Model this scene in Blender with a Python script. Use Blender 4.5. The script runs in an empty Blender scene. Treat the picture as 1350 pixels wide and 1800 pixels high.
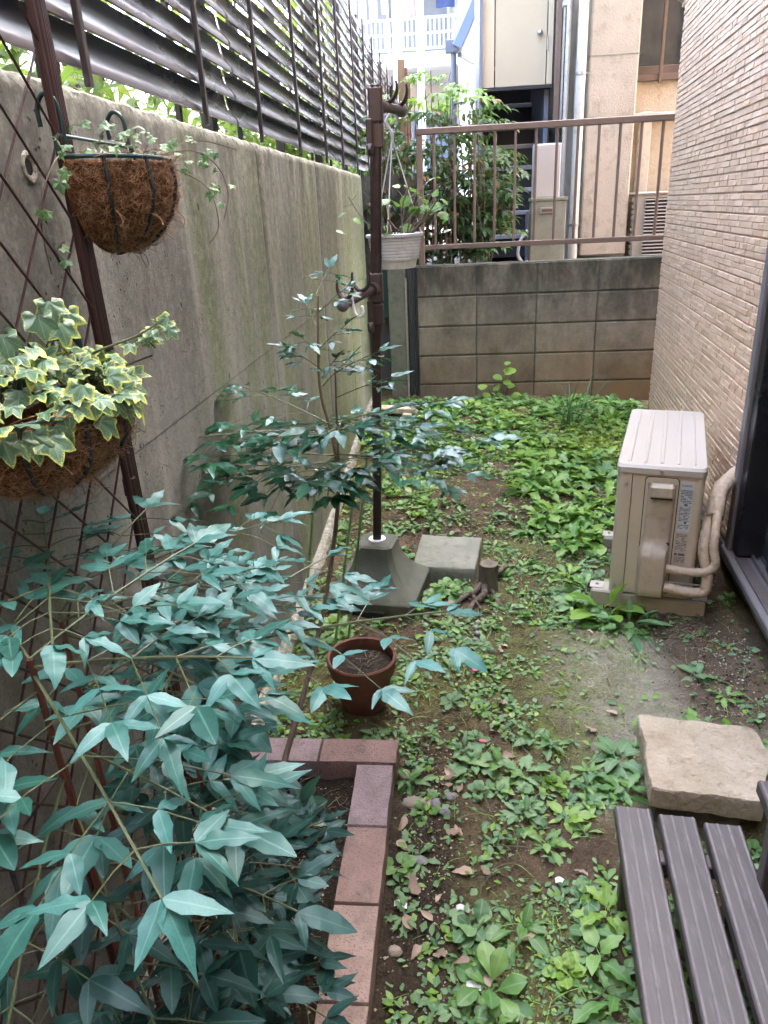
import bpy, math, random
import numpy as np
from mathutils import Vector, Matrix, noise, Quaternion

S = bpy.context.scene
COL = S.collection
R = math.radians
rng = random.Random(11)

# ------------------------------------------------------------------ camera
cd = bpy.data.cameras.new("camera")
cam = bpy.data.objects.new("camera", cd)
COL.objects.link(cam)
cd.sensor_fit = 'VERTICAL'
cd.sensor_height = 36.0
cd.lens = 26.0
cd.clip_start = 0.02
cd.clip_end = 1500.0
CAM_H = 1.42
_f = Vector((130, -540, 1300)).normalized()          # yard's long axis in camera axes (right, down, forward)
_d = Vector((155, 3100, 1300)); _d = (_d - _f * _d.dot(_f)).normalized()
_z = -_d; _x = _f.cross(_z)
rot = Matrix(((_x[0], -_x[1], -_x[2]), (_f[0], -_f[1], -_f[2]), (_z[0], -_z[1], -_z[2])))
cam.matrix_world = Matrix.Translation((0, 0, CAM_H)) @ rot.to_4x4()
S.camera = cam

# ------------------------------------------------------------------ sky, sun, exposure
SUN_EL, SUN_AZ = R(50), R(45)
w = bpy.data.worlds.new("World"); S.world = w
w.use_nodes = True
nt = w.node_tree
bg = nt.nodes['Background']
sky = nt.nodes.new('ShaderNodeTexSky')
sky.sky_type = 'NISHITA'; sky.sun_disc = False
sky.sun_elevation = SUN_EL; sky.sun_rotation = SUN_AZ
sky.dust_density = 6.0; sky.air_density = 1.0; sky.ozone_density = 0.8
nt.links.new(sky.outputs[0], bg.inputs[0])
bg.inputs[1].default_value = 0.15
sl = bpy.data.lights.new("sun", 'SUN'); sl.energy = 3.2; sl.angle = R(0.5); sl.color = (1.0, 0.95, 0.86)
so = bpy.data.objects.new("sun", sl); COL.objects.link(so)
sd = Vector((math.sin(SUN_AZ) * math.cos(SUN_EL), math.cos(SUN_AZ) * math.cos(SUN_EL), math.sin(SUN_EL)))
so.rotation_euler = sd.to_track_quat('Z', 'Y').to_euler()
so.location = sd * 30
vs = S.view_settings
vs.view_transform = 'Standard'; vs.look = 'None'; vs.gamma = 1.0; vs.exposure = 4.32
vs.use_curve_mapping = False
S.cycles.use_denoising = True
S.cycles.max_bounces = 5; S.cycles.diffuse_bounces = 4; S.cycles.glossy_bounces = 2
S.cycles.use_adaptive_sampling = True; S.cycles.adaptive_threshold = 0.03
S.cycles.caustics_reflective = False; S.cycles.caustics_refractive = False
S.cycles.transmission_bounces = 4; S.cycles.transparent_max_bounces = 6
S.cycles.sample_clamp_indirect = 6.0

# ------------------------------------------------------------------ mesh helpers
def rotz(a): return Matrix.Rotation(a, 4, 'Z')

class MB:
    """collects geometry in world coordinates and links it as one mesh object"""
    def __init__(s, xf=None):
        s.v = []; s.f = []; s.sm = []; s.uv = []; s.xf = xf
    def add(s, vs, fs, smooth=False, uv=None):
        o = len(s.v)
        if s.xf is not None: vs = [s.xf @ Vector(p) for p in vs]
        s.v += [tuple(p) for p in vs]
        s.f += [tuple(i + o for i in q) for q in fs]
        s.sm += [smooth] * len(fs)
        s.uv += list(uv) if uv is not None else [(0.5, 0.5)] * len(vs)
        return s
    def box(s, c, d, bev=0.0, m=None):
        hx, hy, hz = d[0] / 2, d[1] / 2, d[2] / 2
        m = m or Matrix.Identity(3)
        c = Vector(c)
        if bev <= 0:
            vs = [(x, y, z) for x in (-hx, hx) for y in (-hy, hy) for z in (-hz, hz)]
            fs = [(0, 1, 3, 2), (4, 6, 7, 5), (0, 4, 5, 1), (2, 3, 7, 6), (0, 2, 6, 4), (1, 5, 7, 3)]
        else:
            b = min(bev, hx * .9, hy * .9, hz * .9)
            vs = []; idx = {}
            for sx in (-1, 1):
                for sy in (-1, 1):
                    for sz in (-1, 1):
                        for ax in range(3):
                            p = [sx * hx, sy * hy, sz * hz]
                            for k in range(3):
                                if k != ax: p[k] -= (sx, sy, sz)[k] * b
                            idx[(sx, sy, sz, ax)] = len(vs); vs.append(tuple(p))
            fs = []
            def q(*k): fs.append(tuple(idx[i] for i in k))
            for sg in (-1, 1):
                q((sg, -1, -1, 0), (sg, 1, -1, 0), (sg, 1, 1, 0), (sg, -1, 1, 0))
                q((-1, sg, -1, 1), (1, sg, -1, 1), (1, sg, 1, 1), (-1, sg, 1, 1))
                q((-1, -1, sg, 2), (1, -1, sg, 2), (1, 1, sg, 2), (-1, 1, sg, 2))
            for a in (-1, 1):
                for b2 in (-1, 1):
                    q((a, b2, -1, 0), (a, b2, 1, 0), (a, b2, 1, 1), (a, b2, -1, 1))
                    q((a, -1, b2, 0), (a, 1, b2, 0), (a, 1, b2, 2), (a, -1, b2, 2))
                    q((-1, a, b2, 1), (1, a, b2, 1), (1, a, b2, 2), (-1, a, b2, 2))
            for sx in (-1, 1):
                for sy in (-1, 1):
                    for sz in (-1, 1):
                        q((sx, sy, sz, 0), (sx, sy, sz, 1), (sx, sy, sz, 2))
        return s.add([c + m @ Vector(p) for p in vs], fs)
    def bar(s, a, b, wd, ht, bev=0.0, up=(0, 0, 1)):
        a = Vector(a); b = Vector(b); d = (b - a); L = d.length; d.normalize()
        u = Vector(up); x = d.cross(u)
        if x.length < 1e-4: x = d.cross(Vector((1, 0, 0)))
        x.normalize(); z = x.cross(d)
        m = Matrix((x, d, z)).transposed()
        return s.box((a + b) / 2, (wd, L, ht), bev, m)
    def tube(s, pts, r, n=8, cap=True):
        pts = [Vector(p) for p in pts]
        rr = r if isinstance(r, (list, tuple)) else [r] * len(pts)
        t0 = (pts[1] - pts[0]).normalized()
        nrm = t0.orthogonal().normalized()
        vs = []; fs = []
        for i, p in enumerate(pts):
            if i == 0: t = t0
            elif i == len(pts) - 1: t = (pts[i] - pts[i - 1]).normalized()
            else: t = ((pts[i + 1] - pts[i]).normalized() + (pts[i] - pts[i - 1]).normalized())
            if t.length < 1e-6: t = t0
            t.normalize()
            nrm = (nrm - t * nrm.dot(t))
            if nrm.length < 1e-5: nrm = t.orthogonal()
            nrm.normalize()
            b = t.cross(nrm)
            for k in range(n):
                a = 2 * math.pi * k / n
                vs.append(p + (nrm * math.cos(a) + b * math.sin(a)) * rr[i])
        for i in range(len(pts) - 1):
            for k in range(n):
                k2 = (k + 1) % n
                fs.append((i * n + k, i * n + k2, (i + 1) * n + k2, (i + 1) * n + k))
        s.add(vs, fs, True)
        if cap and n > 3:
            o = len(s.v) - len(vs)
            s.f.append(tuple(o + k for k in reversed(range(n)))); s.sm.append(False)
            s.f.append(tuple(o + (len(pts) - 1) * n + k for k in range(n))); s.sm.append(False)
        return s
    def lathe(s, prof, c=(0, 0, 0), n=24, a0=0.0, a1=2 * math.pi, sx=1.0, sy=1.0):
        full = abs(a1 - a0 - 2 * math.pi) < 1e-6
        m = n if full else n + 1
        vs = []; fs = []
        for (r, z) in prof:
            for k in range(m):
                a = a0 + (a1 - a0) * k / n
                vs.append((c[0] + r * math.cos(a) * sx, c[1] + r * math.sin(a) * sy, c[2] + z))
        for i in range(len(prof) - 1):
            for k in range(n):
                k2 = (k + 1) % m if full else k + 1
                fs.append((i * m + k, i * m + k2, (i + 1) * m + k2, (i + 1) * m + k))
        return s.add(vs, fs, True)
    def prism(s, poly, z0, z1, bev=0.0):
        """poly: list of (x, y) counter-clockwise; optional bevelled top"""
        n = len(poly)
        cx = sum(p[0] for p in poly) / n; cy = sum(p[1] for p in poly) / n
        rings = [(poly, z0)]
        if bev > 0:
            rings.append((poly, z1 - bev))
            ins = []
            for (x, y) in poly:
                d = math.hypot(x - cx, y - cy) or 1
                ins.append((x - (x - cx) / d * bev, y - (y - cy) / d * bev))
            rings.append((ins, z1))
        else:
            rings.append((poly, z1))
        vs = []; fs = []
        for ring, z in rings: vs += [(x, y, z) for x, y in ring]
        for i in range(len(rings) - 1):
            for k in range(n):
                k2 = (k + 1) % n
                fs.append((i * n + k, i * n + k2, (i + 1) * n + k2, (i + 1) * n + k))
        fs.append(tuple(reversed(range(n))))
        fs.append(tuple((len(rings) - 1) * n + k for k in range(n)))
        return s.add(vs, fs)
    def grid(s, fn, nu, nv, smooth=True):
        vs = [fn(i / nu, j / nv) for i in range(nu + 1) for j in range(nv + 1)]
        fs = [(i * (nv + 1) + j, (i + 1) * (nv + 1) + j, (i + 1) * (nv + 1) + j + 1, i * (nv + 1) + j + 1) for i in range(nu) for j in range(nv)]
        return s.add(vs, fs, smooth)
    def ball(s, c, r, n=10, m=6, sc=(1, 1, 1), jit=0.0, rg=None):
        vs = [(c[0], c[1], c[2] - r * sc[2])]
        for i in range(1, m):
            ph = math.pi * i / m
            for k in range(n):
                a = 2 * math.pi * k / n
                j = 1 + (rg.uniform(-jit, jit) if rg else 0)
                vs.append((c[0] + r * j * math.sin(ph) * math.cos(a) * sc[0], c[1] + r * j * math.sin(ph) * math.sin(a) * sc[1], c[2] - r * j * math.cos(ph) * sc[2]))
        vs.append((c[0], c[1], c[2] + r * sc[2]))
        fs = [(0, 1 + (k + 1) % n, 1 + k) for k in range(n)]
        for i in range(m - 2):
            for k in range(n):
                k2 = (k + 1) % n
                fs.append((1 + i * n + k, 1 + i * n + k2, 1 + (i + 1) * n + k2, 1 + (i + 1) * n + k))
        L = len(vs) - 1; o = 1 + (m - 2) * n
        fs += [(o + k, o + (k + 1) % n, L) for k in range(n)]
        return s.add(vs, fs, True)
    def mesh(s, name, off=(0, 0, 0), sharp=35):
        me = bpy.data.meshes.new(name)
        o = Vector(off)
        me.from_pydata([(a - o[0], b - o[1], c - o[2]) for a, b, c in s.v], [], s.f)
        me.polygons.foreach_set('use_smooth', s.sm)
        if any(u != (0.5, 0.5) for u in s.uv):
            ul = me.uv_layers.new(name='UVMap')
            vi = np.zeros(len(me.loops), dtype=np.int32); me.loops.foreach_get('vertex_index', vi)
            ul.data.foreach_set('uv', np.array(s.uv, dtype=np.float32)[vi].ravel())
        if any(s.sm) and sharp: me.set_sharp_from_angle(angle=R(sharp))
        me.update()
        return me
    def build(s, name, mat, parent=None, sharp=35):
        off = WL.get(parent.name, (0, 0, 0)) if parent else (0, 0, 0)
        me = s.mesh(name, off, sharp)
        return link(name, me, mat, parent)

WL = {}
def link(name, me, mat, parent=None):
    o = bpy.data.objects.new(name, me)
    COL.objects.link(o)
    if mat is not None and len(me.materials) == 0: me.materials.append(MAT[mat])
    if parent is not None:
        o.parent = parent
        WL[o.name] = WL.get(parent.name, (0, 0, 0))
    else:
        WL[o.name] = (0, 0, 0)
    return o
def thing(name, label, cat, loc=(0, 0, 0), group=None):
    o = bpy.data.objects.new(name, None); COL.objects.link(o)
    o.empty_display_size = 0.05
    o.location = loc; WL[o.name] = tuple(loc)
    return tag(o, label, cat, group)
def tag(o, label=None, cat=None, group=None, kind=None):
    if label: o['label'] = label
    if cat: o['category'] = cat
    if group: o['group'] = group
    if kind: o['kind'] = kind
    return o
def at_base(o, base):
    """give a single-mesh thing an origin at its base"""
    b = Vector(base)
    o.data.transform(Matrix.Translation(-b)); o.location = b; WL[o.name] = tuple(b)
    return o
def fr(d, up):
    """frame with +Y along d and +Z near up"""
    y = Vector(d).normalized(); z = Vector(up); z = z - y * z.dot(y)
    if z.length < 1e-4: z = y.orthogonal()
    z.normalize(); x = y.cross(z)
    return Matrix((x, y, z)).transposed()
def mtx(p, d, up, sc):
    m = fr(d, up).to_4x4() @ Matrix.Diagonal((sc, sc, sc, 1)) if not isinstance(sc, tuple) else fr(d, up).to_4x4() @ Matrix.Diagonal((*sc, 1))
    m.translation = p
    return m
def nz(x, y, z=0.0): return noise.noise(Vector((x, y, z)))

# ------------------------------------------------------------------ leaf templates: numpy verts, quad faces, uv
def leaf_template(width, L=1.0, fold=0.25, droop=0.25, rows=6, prof=None, wave=0.0, twist=0.0, petiole=0.0):
    ts = np.linspace(0, 1, rows + 1)
    V = []; U = []; F = []
    for i, t in enumerate(ts):
        wv = prof(t) * width / 2
        y = petiole + t * L
        z = -droop * L * t * t
        wz = wave * math.sin(t * 17)
        a = twist * t
        for k, sx in enumerate((-1, 0, 1)):
            dx = sx * wv; dz = abs(sx) * wv * fold + (wz * wv if sx else 0) * (sx if k else -1)
            V.append((dx * math.cos(a) - dz * math.sin(a), y, z + dz * math.cos(a) + dx * math.sin(a)))
            U.append(((sx + 1) / 2, t))
    for i in range(rows):
        for k in range(2):
            a = i * 3 + k
            F.append((a, a + 1, a + 4, a + 3))
    if petiole > 0:
        o = len(V)
        for (x, y) in ((-.012, 0), (.012, 0), (.012, petiole + .02), (-.012, petiole + .02)):
            V.append((x * L, y, 0)); U.append((.5, 0))
        F.append((o, o + 1, o + 2, o + 3))
    return (np.array(V, dtype=np.float64), np.array(F, dtype=np.int64), np.array(U, dtype=np.float32))
lance = lambda t: max(0.02, (math.sin(math.pi * min(1, t ** .72)) ** 0.9) * (1 - .25 * t)) * 1.12 if 0 < t < 1 else 0.02
ovate = lambda t: max(0.03, math.sin(math.pi * t ** .8) ** .7) if 0 < t < 1 else 0.04
obov = lambda t: max(0.06, math.sin(math.pi * t ** 1.5) ** .75) if 0 < t < 1 else 0.06
roundl = lambda t: max(0.05, math.sin(math.pi * t ** .95) ** .5) if 0 < t < 1 else 0.05
lobed = lambda t: max(0.08, (math.sin(math.pi * t ** 1.3) ** .7) * (.75 + .3 * math.sin(t * 26))) if 0 < t < 1 else 0.06
strap = lambda t: max(0.02, (1 - t) ** .5)

def tmpl_mesh(name, T, mat):
    me = bpy.data.meshes.new(name)
    me.from_pydata([tuple(v) for v in T[0]], [], [tuple(int(i) for i in f) for f in T[1]])
    ul = me.uv_layers.new(name='UVMap')
    vi = np.zeros(len(me.loops), dtype=np.int32); me.loops.foreach_get('vertex_index', vi)
    ul.data.foreach_set('uv', T[2][vi].ravel())
    me.polygons.foreach_set('use_smooth', [True] * len(me.polygons))
    me.materials.append(MAT[mat])
    return me

def scatter(name, T, inst, mat, parent=None, off=None):
    """inst: list of (template index, Matrix, random). One mesh of many leaves with a per-leaf 'rnd' attribute."""
    off = np.array(off if off is not None else (WL.get(parent.name, (0, 0, 0)) if parent else (0, 0, 0)))
    Vs, Fs, Us, Rs = [], [], [], []
    base = 0
    for k, m, r in inst:
        V, F, U = T[k]
        M = np.array(m)
        Vs.append(V @ M[:3, :3].T + M[:3, 3] - off)
        Fs.append(F + base); Us.append(U); Rs.append(np.full(len(V), r, dtype=np.float32))
        base += len(V)
    V = np.concatenate(Vs); F = np.concatenate(Fs); U = np.concatenate(Us); RR = np.concatenate(Rs)
    me = bpy.data.meshes.new(name)
    me.vertices.add(len(V)); me.vertices.foreach_set('co', V.astype(np.float32).ravel())
    me.loops.add(F.size); me.loops.foreach_set('vertex_index', F.astype(np.int32).ravel())
    me.polygons.add(len(F)); me.polygons.foreach_set('loop_start', np.arange(0, F.size, 4, dtype=np.int32))
    me.update(calc_edges=True)
    ul = me.uv_layers.new(name='UVMap'); ul.data.foreach_set('uv', U[F.ravel()].ravel())
    at = me.attributes.new('rnd', 'FLOAT', 'POINT'); at.data.foreach_set('value', RR)
    me.polygons.foreach_set('use_smooth', np.ones(len(F), dtype=bool))
    me.validate()
    return link(name, me, mat, parent)

# ------------------------------------------------------------------ materials
MAT = {}
class NT:
    def __init__(s, name):
        s.m = bpy.data.materials.new(name); s.m.use_nodes = True
        s.t = s.m.node_tree; s.n = s.t.nodes; s.b = s.n['Principled BSDF']; s.out = s.n['Material Output']
        MAT[name] = s.m
        s.tc = s.n.new('ShaderNodeTexCoord')
    def lk(s, a, b): s.t.links.new(a, b)
    def mapp(s, sc=(1, 1, 1), src='Object'):
        mp = s.n.new('ShaderNodeMapping'); mp.inputs['Scale'].default_value = sc
        s.lk(s.tc.outputs[src], mp.inputs['Vector']); return mp.outputs[0]
    def noise(s, scale, vec=None, detail=6, rough=.6, dist=0):
        n = s.n.new('ShaderNodeTexNoise'); n.inputs['Scale'].default_value = scale; n.inputs['Detail'].default_value = detail
        n.inputs['Roughness'].default_value = rough; n.inputs['Distortion'].default_value = dist
        s.lk(vec if vec is not None else s.tc.outputs['Object'], n.inputs['Vector']); return n.outputs['Fac']
    def vor(s, scale, vec=None, feat='F1', out='Distance', rnd=1.0):
        n = s.n.new('ShaderNodeTexVoronoi'); n.inputs['Scale'].default_value = scale; n.feature = feat
        n.inputs['Randomness'].default_value = rnd
        s.lk(vec if vec is not None else s.tc.outputs['Object'], n.inputs['Vector']); return n.outputs[out]
    def ramp(s, fac, stops):
        r = s.n.new('ShaderNodeValToRGB'); e = r.color_ramp.elements
        while len(e) < len(stops): e.new(0.5)
        for i, (p, c) in enumerate(stops):
            e[i].position = p; e[i].color = c if len(c) == 4 else (*c, 1)
        s.lk(fac, r.inputs[0]); return r.outputs[0]
    def fl(s, fac, a, b, lo=0.0, hi=1.0):
        r = s.n.new('ShaderNodeMapRange'); r.inputs[1].default_value = a; r.inputs[2].default_value = b
        r.inputs[3].default_value = lo; r.inputs[4].default_value = hi
        s.lk(fac, r.inputs[0]); return r.outputs[0]
    def math(s, op, a, b=None):
        m = s.n.new('ShaderNodeMath'); m.operation = op
        for i, x in enumerate((a, b)):
            if x is None: continue
            if isinstance(x, (int, float)): m.inputs[i].default_value = x
            else: s.lk(x, m.inputs[i])
        return m.outputs[0]
    def mix(s, fac, a, b, mode='MIX'):
        m = s.n.new('ShaderNodeMix'); m.data_type = 'RGBA'; m.blend_type = mode
        for i, x in ((0, fac), (6, a), (7, b)):
            if isinstance(x, (int, float)): m.inputs[i].default_value = x
            elif isinstance(x, tuple): m.inputs[i].default_value = (*x, 1) if len(x) == 3 else x
            else: s.lk(x, m.inputs[i])
        return m.outputs[2]
    def attr(s, name, out='Fac'):
        a = s.n.new('ShaderNodeAttribute'); a.attribute_name = name; return a.outputs[out]
    def rnd(s):
        o = s.n.new('ShaderNodeObjectInfo'); return o.outputs['Random']
    def sep(s, src='Object'):
        x = s.n.new('ShaderNodeSeparateXYZ'); s.lk(s.tc.outputs[src], x.inputs[0]); return x.outputs
    def bump(s, h, strength=.3, dist=.01):
        b = s.n.new('ShaderNodeBump'); b.inputs['Strength'].default_value = strength; b.inputs['Distance'].default_value = dist
        s.lk(h, b.inputs['Height']); s.lk(b.outputs[0], s.b.inputs['Normal']); return b
    def col(s, c):
        if isinstance(c, tuple): s.b.inputs['Base Color'].default_value = (*c, 1)
        else: s.lk(c, s.b.inputs['Base Color'])
    def set(s, rough=.7, spec=.5, metal=0.0):
        if isinstance(rough, (int, float)): s.b.inputs['Roughness'].default_value = rough
        else: s.lk(rough, s.b.inputs['Roughness'])
        s.b.inputs['Specular IOR Level'].default_value = spec; s.b.inputs['Metallic'].default_value = metal

def plain(name, c1, c2, scale=8, rough=.6, bump=.15, bscale=60, dist=.003, spec=.5, metal=0.0, var=.12, dirt=None, stretch=(1, 1, 1), rr=.15):
    t = NT(name)
    v = t.mapp(stretch)
    n1 = t.noise(scale, v)
    c = t.ramp(n1, [(.3, c1), (.72, c2)])
    if dirt:
        d = t.fl(t.noise(scale * 2.7, v, 8, .7), .52, .72)
        c = t.mix(d, c, dirt)
    if var:
        h = t.n.new('ShaderNodeHueSaturation'); t.lk(c, h.inputs['Color'])
        t.lk(t.fl(t.rnd(), 0, 1, 1 - var, 1 + var), h.inputs['Value']); c = h.outputs[0]
    t.col(c)
    t.set(t.fl(n1, .3, .7, rough - rr / 2, rough + rr / 2), spec, metal)
    if bump: t.bump(t.noise(bscale, v, 5), bump, dist)
    return t

def leafmat(name, c1, c2, rough=.4, spec=.5, trans=.25, tcol=None, rib=None, third=None, coat=0.0, veins=.07, sky_tint=None):
    t = NT(name)
    r = t.math('FRACT', t.math('ADD', t.attr('rnd'), t.rnd()))
    stops = [(0.0, c1), (.8 if third else 1.0, c2)]
    if third: stops += [(.93, c2), (1.0, third)]
    c = t.ramp(r, stops)
    n = t.noise(30, t.mapp((1, 1, 1)), 3)
    c = t.mix(t.fl(n, .35, .7, 0, .35), c, (c1[0] * .55, c1[1] * .6, c1[2] * .55))
    u = t.sep('UV')
    d = t.math('ABSOLUTE', t.math('SUBTRACT', u[0], .5))
    c = t.mix(t.fl(d, .015, .06, .55, 0.0), c, rib or (c2[0] * 1.7, c2[1] * 1.5, c2[2] * 1.4))
    vein = t.math('SINE', t.math('MULTIPLY', t.math('ADD', t.math('MULTIPLY', u[1], 9.0), t.math('MULTIPLY', d, -7.0)), 6.283))
    bp = t.bump(vein, veins, .0008)
    t.col(c); t.set(rough, spec)
    if sky_tint: t.b.inputs['Specular Tint'].default_value = (*sky_tint, 1)  # tints the gloss with the blue of a sky reflection
    if coat:
        t.b.inputs['Coat Weight'].default_value = coat; t.b.inputs['Coat Roughness'].default_value = .35
    tr = t.n.new('ShaderNodeBsdfTranslucent')
    t.lk(t.mix(.5, c, tcol or (c2[0] * 1.6, c2[1] * 1.7, c2[2] * .9)), tr.inputs[0])
    mx = t.n.new('ShaderNodeMixShader'); mx.inputs[0].default_value = trans
    t.lk(t.b.outputs[0], mx.inputs[1]); t.lk(tr.outputs[0], mx.inputs[2]); t.lk(mx.outputs[0], t.out.inputs[0])
    return t
# ------------------------------------------------------------------ material library
def concrete_wall():
    t = NT('retaining_concrete')
    P = t.sep()
    st = t.noise(1.6, t.mapp((1, 2.4, .30)), 7, .58, .6)
    blot = t.noise(3.2, t.mapp((1, 1.0, .7)), 9, .68)
    gr = t.noise(150, None, 5, .75)
    mid = t.noise(34, None, 7, .75)
    c = t.ramp(st, [(.30, (.115, .115, .106)), (.45, (.20, .20, .188)), (.58, (.29, .29, .275)), (.72, (.42, .42, .40))])
    c = t.mix(t.fl(blot, .42, .7, 0, .6), c, (.275, .275, .26))
    c = t.mix(t.fl(blot, .5, .3, 0, .5), c, (.105, .10, .085))
    # algae: more along the far half
    al = t.noise(1.4, t.mapp((1, 2.3, .16)), 6, .62, .4)
    far = t.fl(P[1], -1.8, 1.4, -.05, .15)
    c = t.mix(t.fl(t.math('ADD', al, far), .48, .66, 0, .8), c, t.ramp(mid, [(.3, (.12, .155, .05)), (.7, (.24, .275, .13))]))
    c = t.mix(t.fl(t.noise(2.6, t.mapp((1, 3.4, .12)), 5, .5, .3), .58, .72, 0, .65), c, (.40, .392, .35))
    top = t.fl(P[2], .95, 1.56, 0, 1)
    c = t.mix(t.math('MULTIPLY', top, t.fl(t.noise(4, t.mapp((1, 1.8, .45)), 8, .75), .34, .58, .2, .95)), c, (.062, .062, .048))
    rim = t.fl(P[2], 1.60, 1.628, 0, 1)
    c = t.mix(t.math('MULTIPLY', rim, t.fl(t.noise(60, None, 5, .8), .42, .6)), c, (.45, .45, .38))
    c = t.mix(t.fl(mid, .5, .7, 0, .45), c, (.33, .325, .295))
    c = t.mix(t.fl(mid, .48, .32, 0, .4), c, (.075, .073, .062))
    # pits and pinholes
    vo = t.vor(17, t.mapp((1, 1.3, .7)))
    pit = t.math('MULTIPLY', t.fl(vo, .07, .11, 1, 0), t.fl(t.noise(6), .5, .56))
    vo2 = t.vor(60)
    pit2 = t.math('MULTIPLY', t.fl(vo2, .10, .18, 1, 0), t.fl(t.noise(9), .5, .58))
    pits = t.math('MAXIMUM', pit, t.math('MULTIPLY', pit2, .7))
    c = t.mix(pits, c, (.03, .028, .024))
    c = t.mix(t.fl(gr, .48, .7, 0, .6), c, (.075, .072, .062))
    t.col(c); t.set(.86, .25)
    h = t.math('SUBTRACT', t.math('ADD', t.math('MULTIPLY', gr, .5), t.math('MULTIPLY', st, .6)), t.math('MULTIPLY', pits, 1.6))
    t.bump(h, .7, .006)
concrete_wall()

def block_concrete():
    t = NT('block_concrete')
    P = t.sep()
    n = t.noise(4.5, None, 9, .75)
    gr = t.noise(150, None, 5, .8)
    str_ = t.noise(5, t.mapp((1.6, 1, .3)), 7, .65)
    c = t.ramp(n, [(.34, (.12, .104, .078)), (.5, (.225, .198, .152)), (.66, (.34, .30, .235))])
    c = t.mix(t.fl(str_, .48, .68, 0, .6), c, (.33, .295, .235))
    tp = t.fl(P[2], .45, 1.0, 0, 1)
    c = t.mix(t.math('MULTIPLY', tp, t.fl(t.noise(4, t.mapp((1.4, 1, .5)), 8, .72), .38, .58, .1, .9)), c, (.05, .047, .037))
    lo = t.math('MULTIPLY', t.fl(P[2], .7, .2, 0, 1), t.fl(P[0], -.6, .5, .4, 1))
    c = t.mix(t.math('MULTIPLY', lo, t.fl(t.noise(2.6, None, 8, .7), .32, .58, .25, .95)), c, (.27, .165, .08))
    c = t.mix(t.fl(gr, .5, .7, 0, .5), c, (.06, .056, .046))
    h = t.n.new('ShaderNodeHueSaturation'); t.lk(c, h.inputs['Color']); t.lk(t.fl(t.rnd(), 0, 1, .85, 1.15), h.inputs['Value'])
    t.col(h.outputs[0]); t.set(.92, .2)
    t.bump(t.math('ADD', gr, t.math('MULTIPLY', n, .8)), .8, .006)
block_concrete()

def soil():
    t = NT('soil')
    z = t.attr('zone', 'Color')
    sp = t.n.new('ShaderNodeSeparateColor'); t.lk(z, sp.inputs[0])
    dry, moss, dark = sp.outputs[0], sp.outputs[1], sp.outputs[2]
    n = t.noise(7, None, 9, .7); g = t.noise(95, None, 6, .75); g2 = t.noise(320, None, 3, .8)
    c = t.ramp(n, [(.3, (.055, .038, .024)), (.52, (.105, .074, .047)), (.75, (.18, .13, .088))])
    c = t.mix(dry, c, t.ramp(t.noise(11, None, 8, .75), [(.3, (.17, .155, .115)), (.55, (.29, .27, .205)), (.75, (.44, .41, .34))]))
    ms = t.math('MULTIPLY', moss, t.fl(t.noise(14, None, 8, .75), .38, .62))
    c = t.mix(ms, c, t.ramp(g, [(.3, (.075, .105, .022)), (.7, (.18, .21, .06))]))
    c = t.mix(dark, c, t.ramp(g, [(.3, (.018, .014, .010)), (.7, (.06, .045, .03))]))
    vo = t.vor(120)
    c = t.mix(t.math('MULTIPLY', t.fl(vo, .2, .3, 1, 0), t.fl(t.noise(23), .52, .62)), c, (.24, .20, .15))
    t.col(c); t.set(.95, .2)
    h = t.math('ADD', t.math('MULTIPLY', g, .9), t.math('ADD', t.math('MULTIPLY', g2, .4), t.math('MULTIPLY', vo, -.5)))
    t.bump(h, .9, .012)
soil()

def siding():
    t = NT('siding_stone')
    n = t.noise(14, None, 7, .7); f = t.noise(90, None, 6, .8)
    r = t.attr('rnd')
    c = t.ramp(t.math('ADD', t.math('MULTIPLY', n, .65), t.math('MULTIPLY', r, .35)), [(.25, (.54, .36, .23)), (.5, (.60, .415, .275)), (.75, (.66, .475, .325))])
    c = t.mix(t.fl(f, .5, .75, 0, .4), c, (.67, .51, .37))
    t.col(c); t.set(t.fl(f, .3, .7, .38, .6), .5)
    t.bump(t.math('ADD', t.math('MULTIPLY', f, .7), n), .5, .004)
siding()
plain('siding_joint', (.40, .275, .18), (.46, .32, .215), 10, .7, .1)
plain('house_render', (.40, .31, .23), (.46, .36, .28), 5, .8, .2)
plain('foundation', (.26, .225, .17), (.34, .30, .235), 4, .85, .35, 150, .003, dirt=(.20, .16, .11))
plain('flashing', (.105, .088, .078), (.14, .118, .105), 6, .45, .06, 30, dirt=(.17, .15, .13))
plain('mortar_strip', (.36, .26, .12), (.52, .40, .22), 40, .9, .8, 90, .006, dirt=(.16, .11, .06))
plain('bronze_frame', (.15, .14, .14), (.19, .18, .18), 4, .4, .03, 40, metal=.2)
plain('black_sash', (.008, .008, .010), (.014, .014, .016), 4, .3, .0)
plain('sill_metal', (.16, .14, .135), (.22, .195, .19), 9, .38, .05, 40, metal=.6, dirt=(.10, .085, .075))
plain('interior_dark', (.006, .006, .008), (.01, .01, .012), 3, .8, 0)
plain('pipe_beige', (.36, .29, .215), (.42, .345, .26), 6, .42, .04)
plain('louver_metal', (.085, .072, .082), (.12, .104, .118), 2.5, .27, .03, 30, .002, metal=.62, dirt=(.13, .115, .115), stretch=(1, .3, 1), var=.1)
plain('louver_post', (.045, .038, .040), (.065, .056, .058), 4, .38, .03, metal=.5)
plain('rail_brown', (.165, .115, .090), (.205, .148, .118), 5, .42, .05, 50, metal=.25, dirt=(.13, .095, .075))
plain('pole_brown', (.028, .017, .017), (.045, .028, .027), 5, .38, .05, metal=.3, dirt=(.06, .045, .04))
plain('bracket_brown', (.060, .042, .040), (.085, .06, .056), 7, .42, .05, metal=.35)
plain('cap_grey', (.11, .10, .12), (.15, .135, .155), 9, .5, .1)
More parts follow.
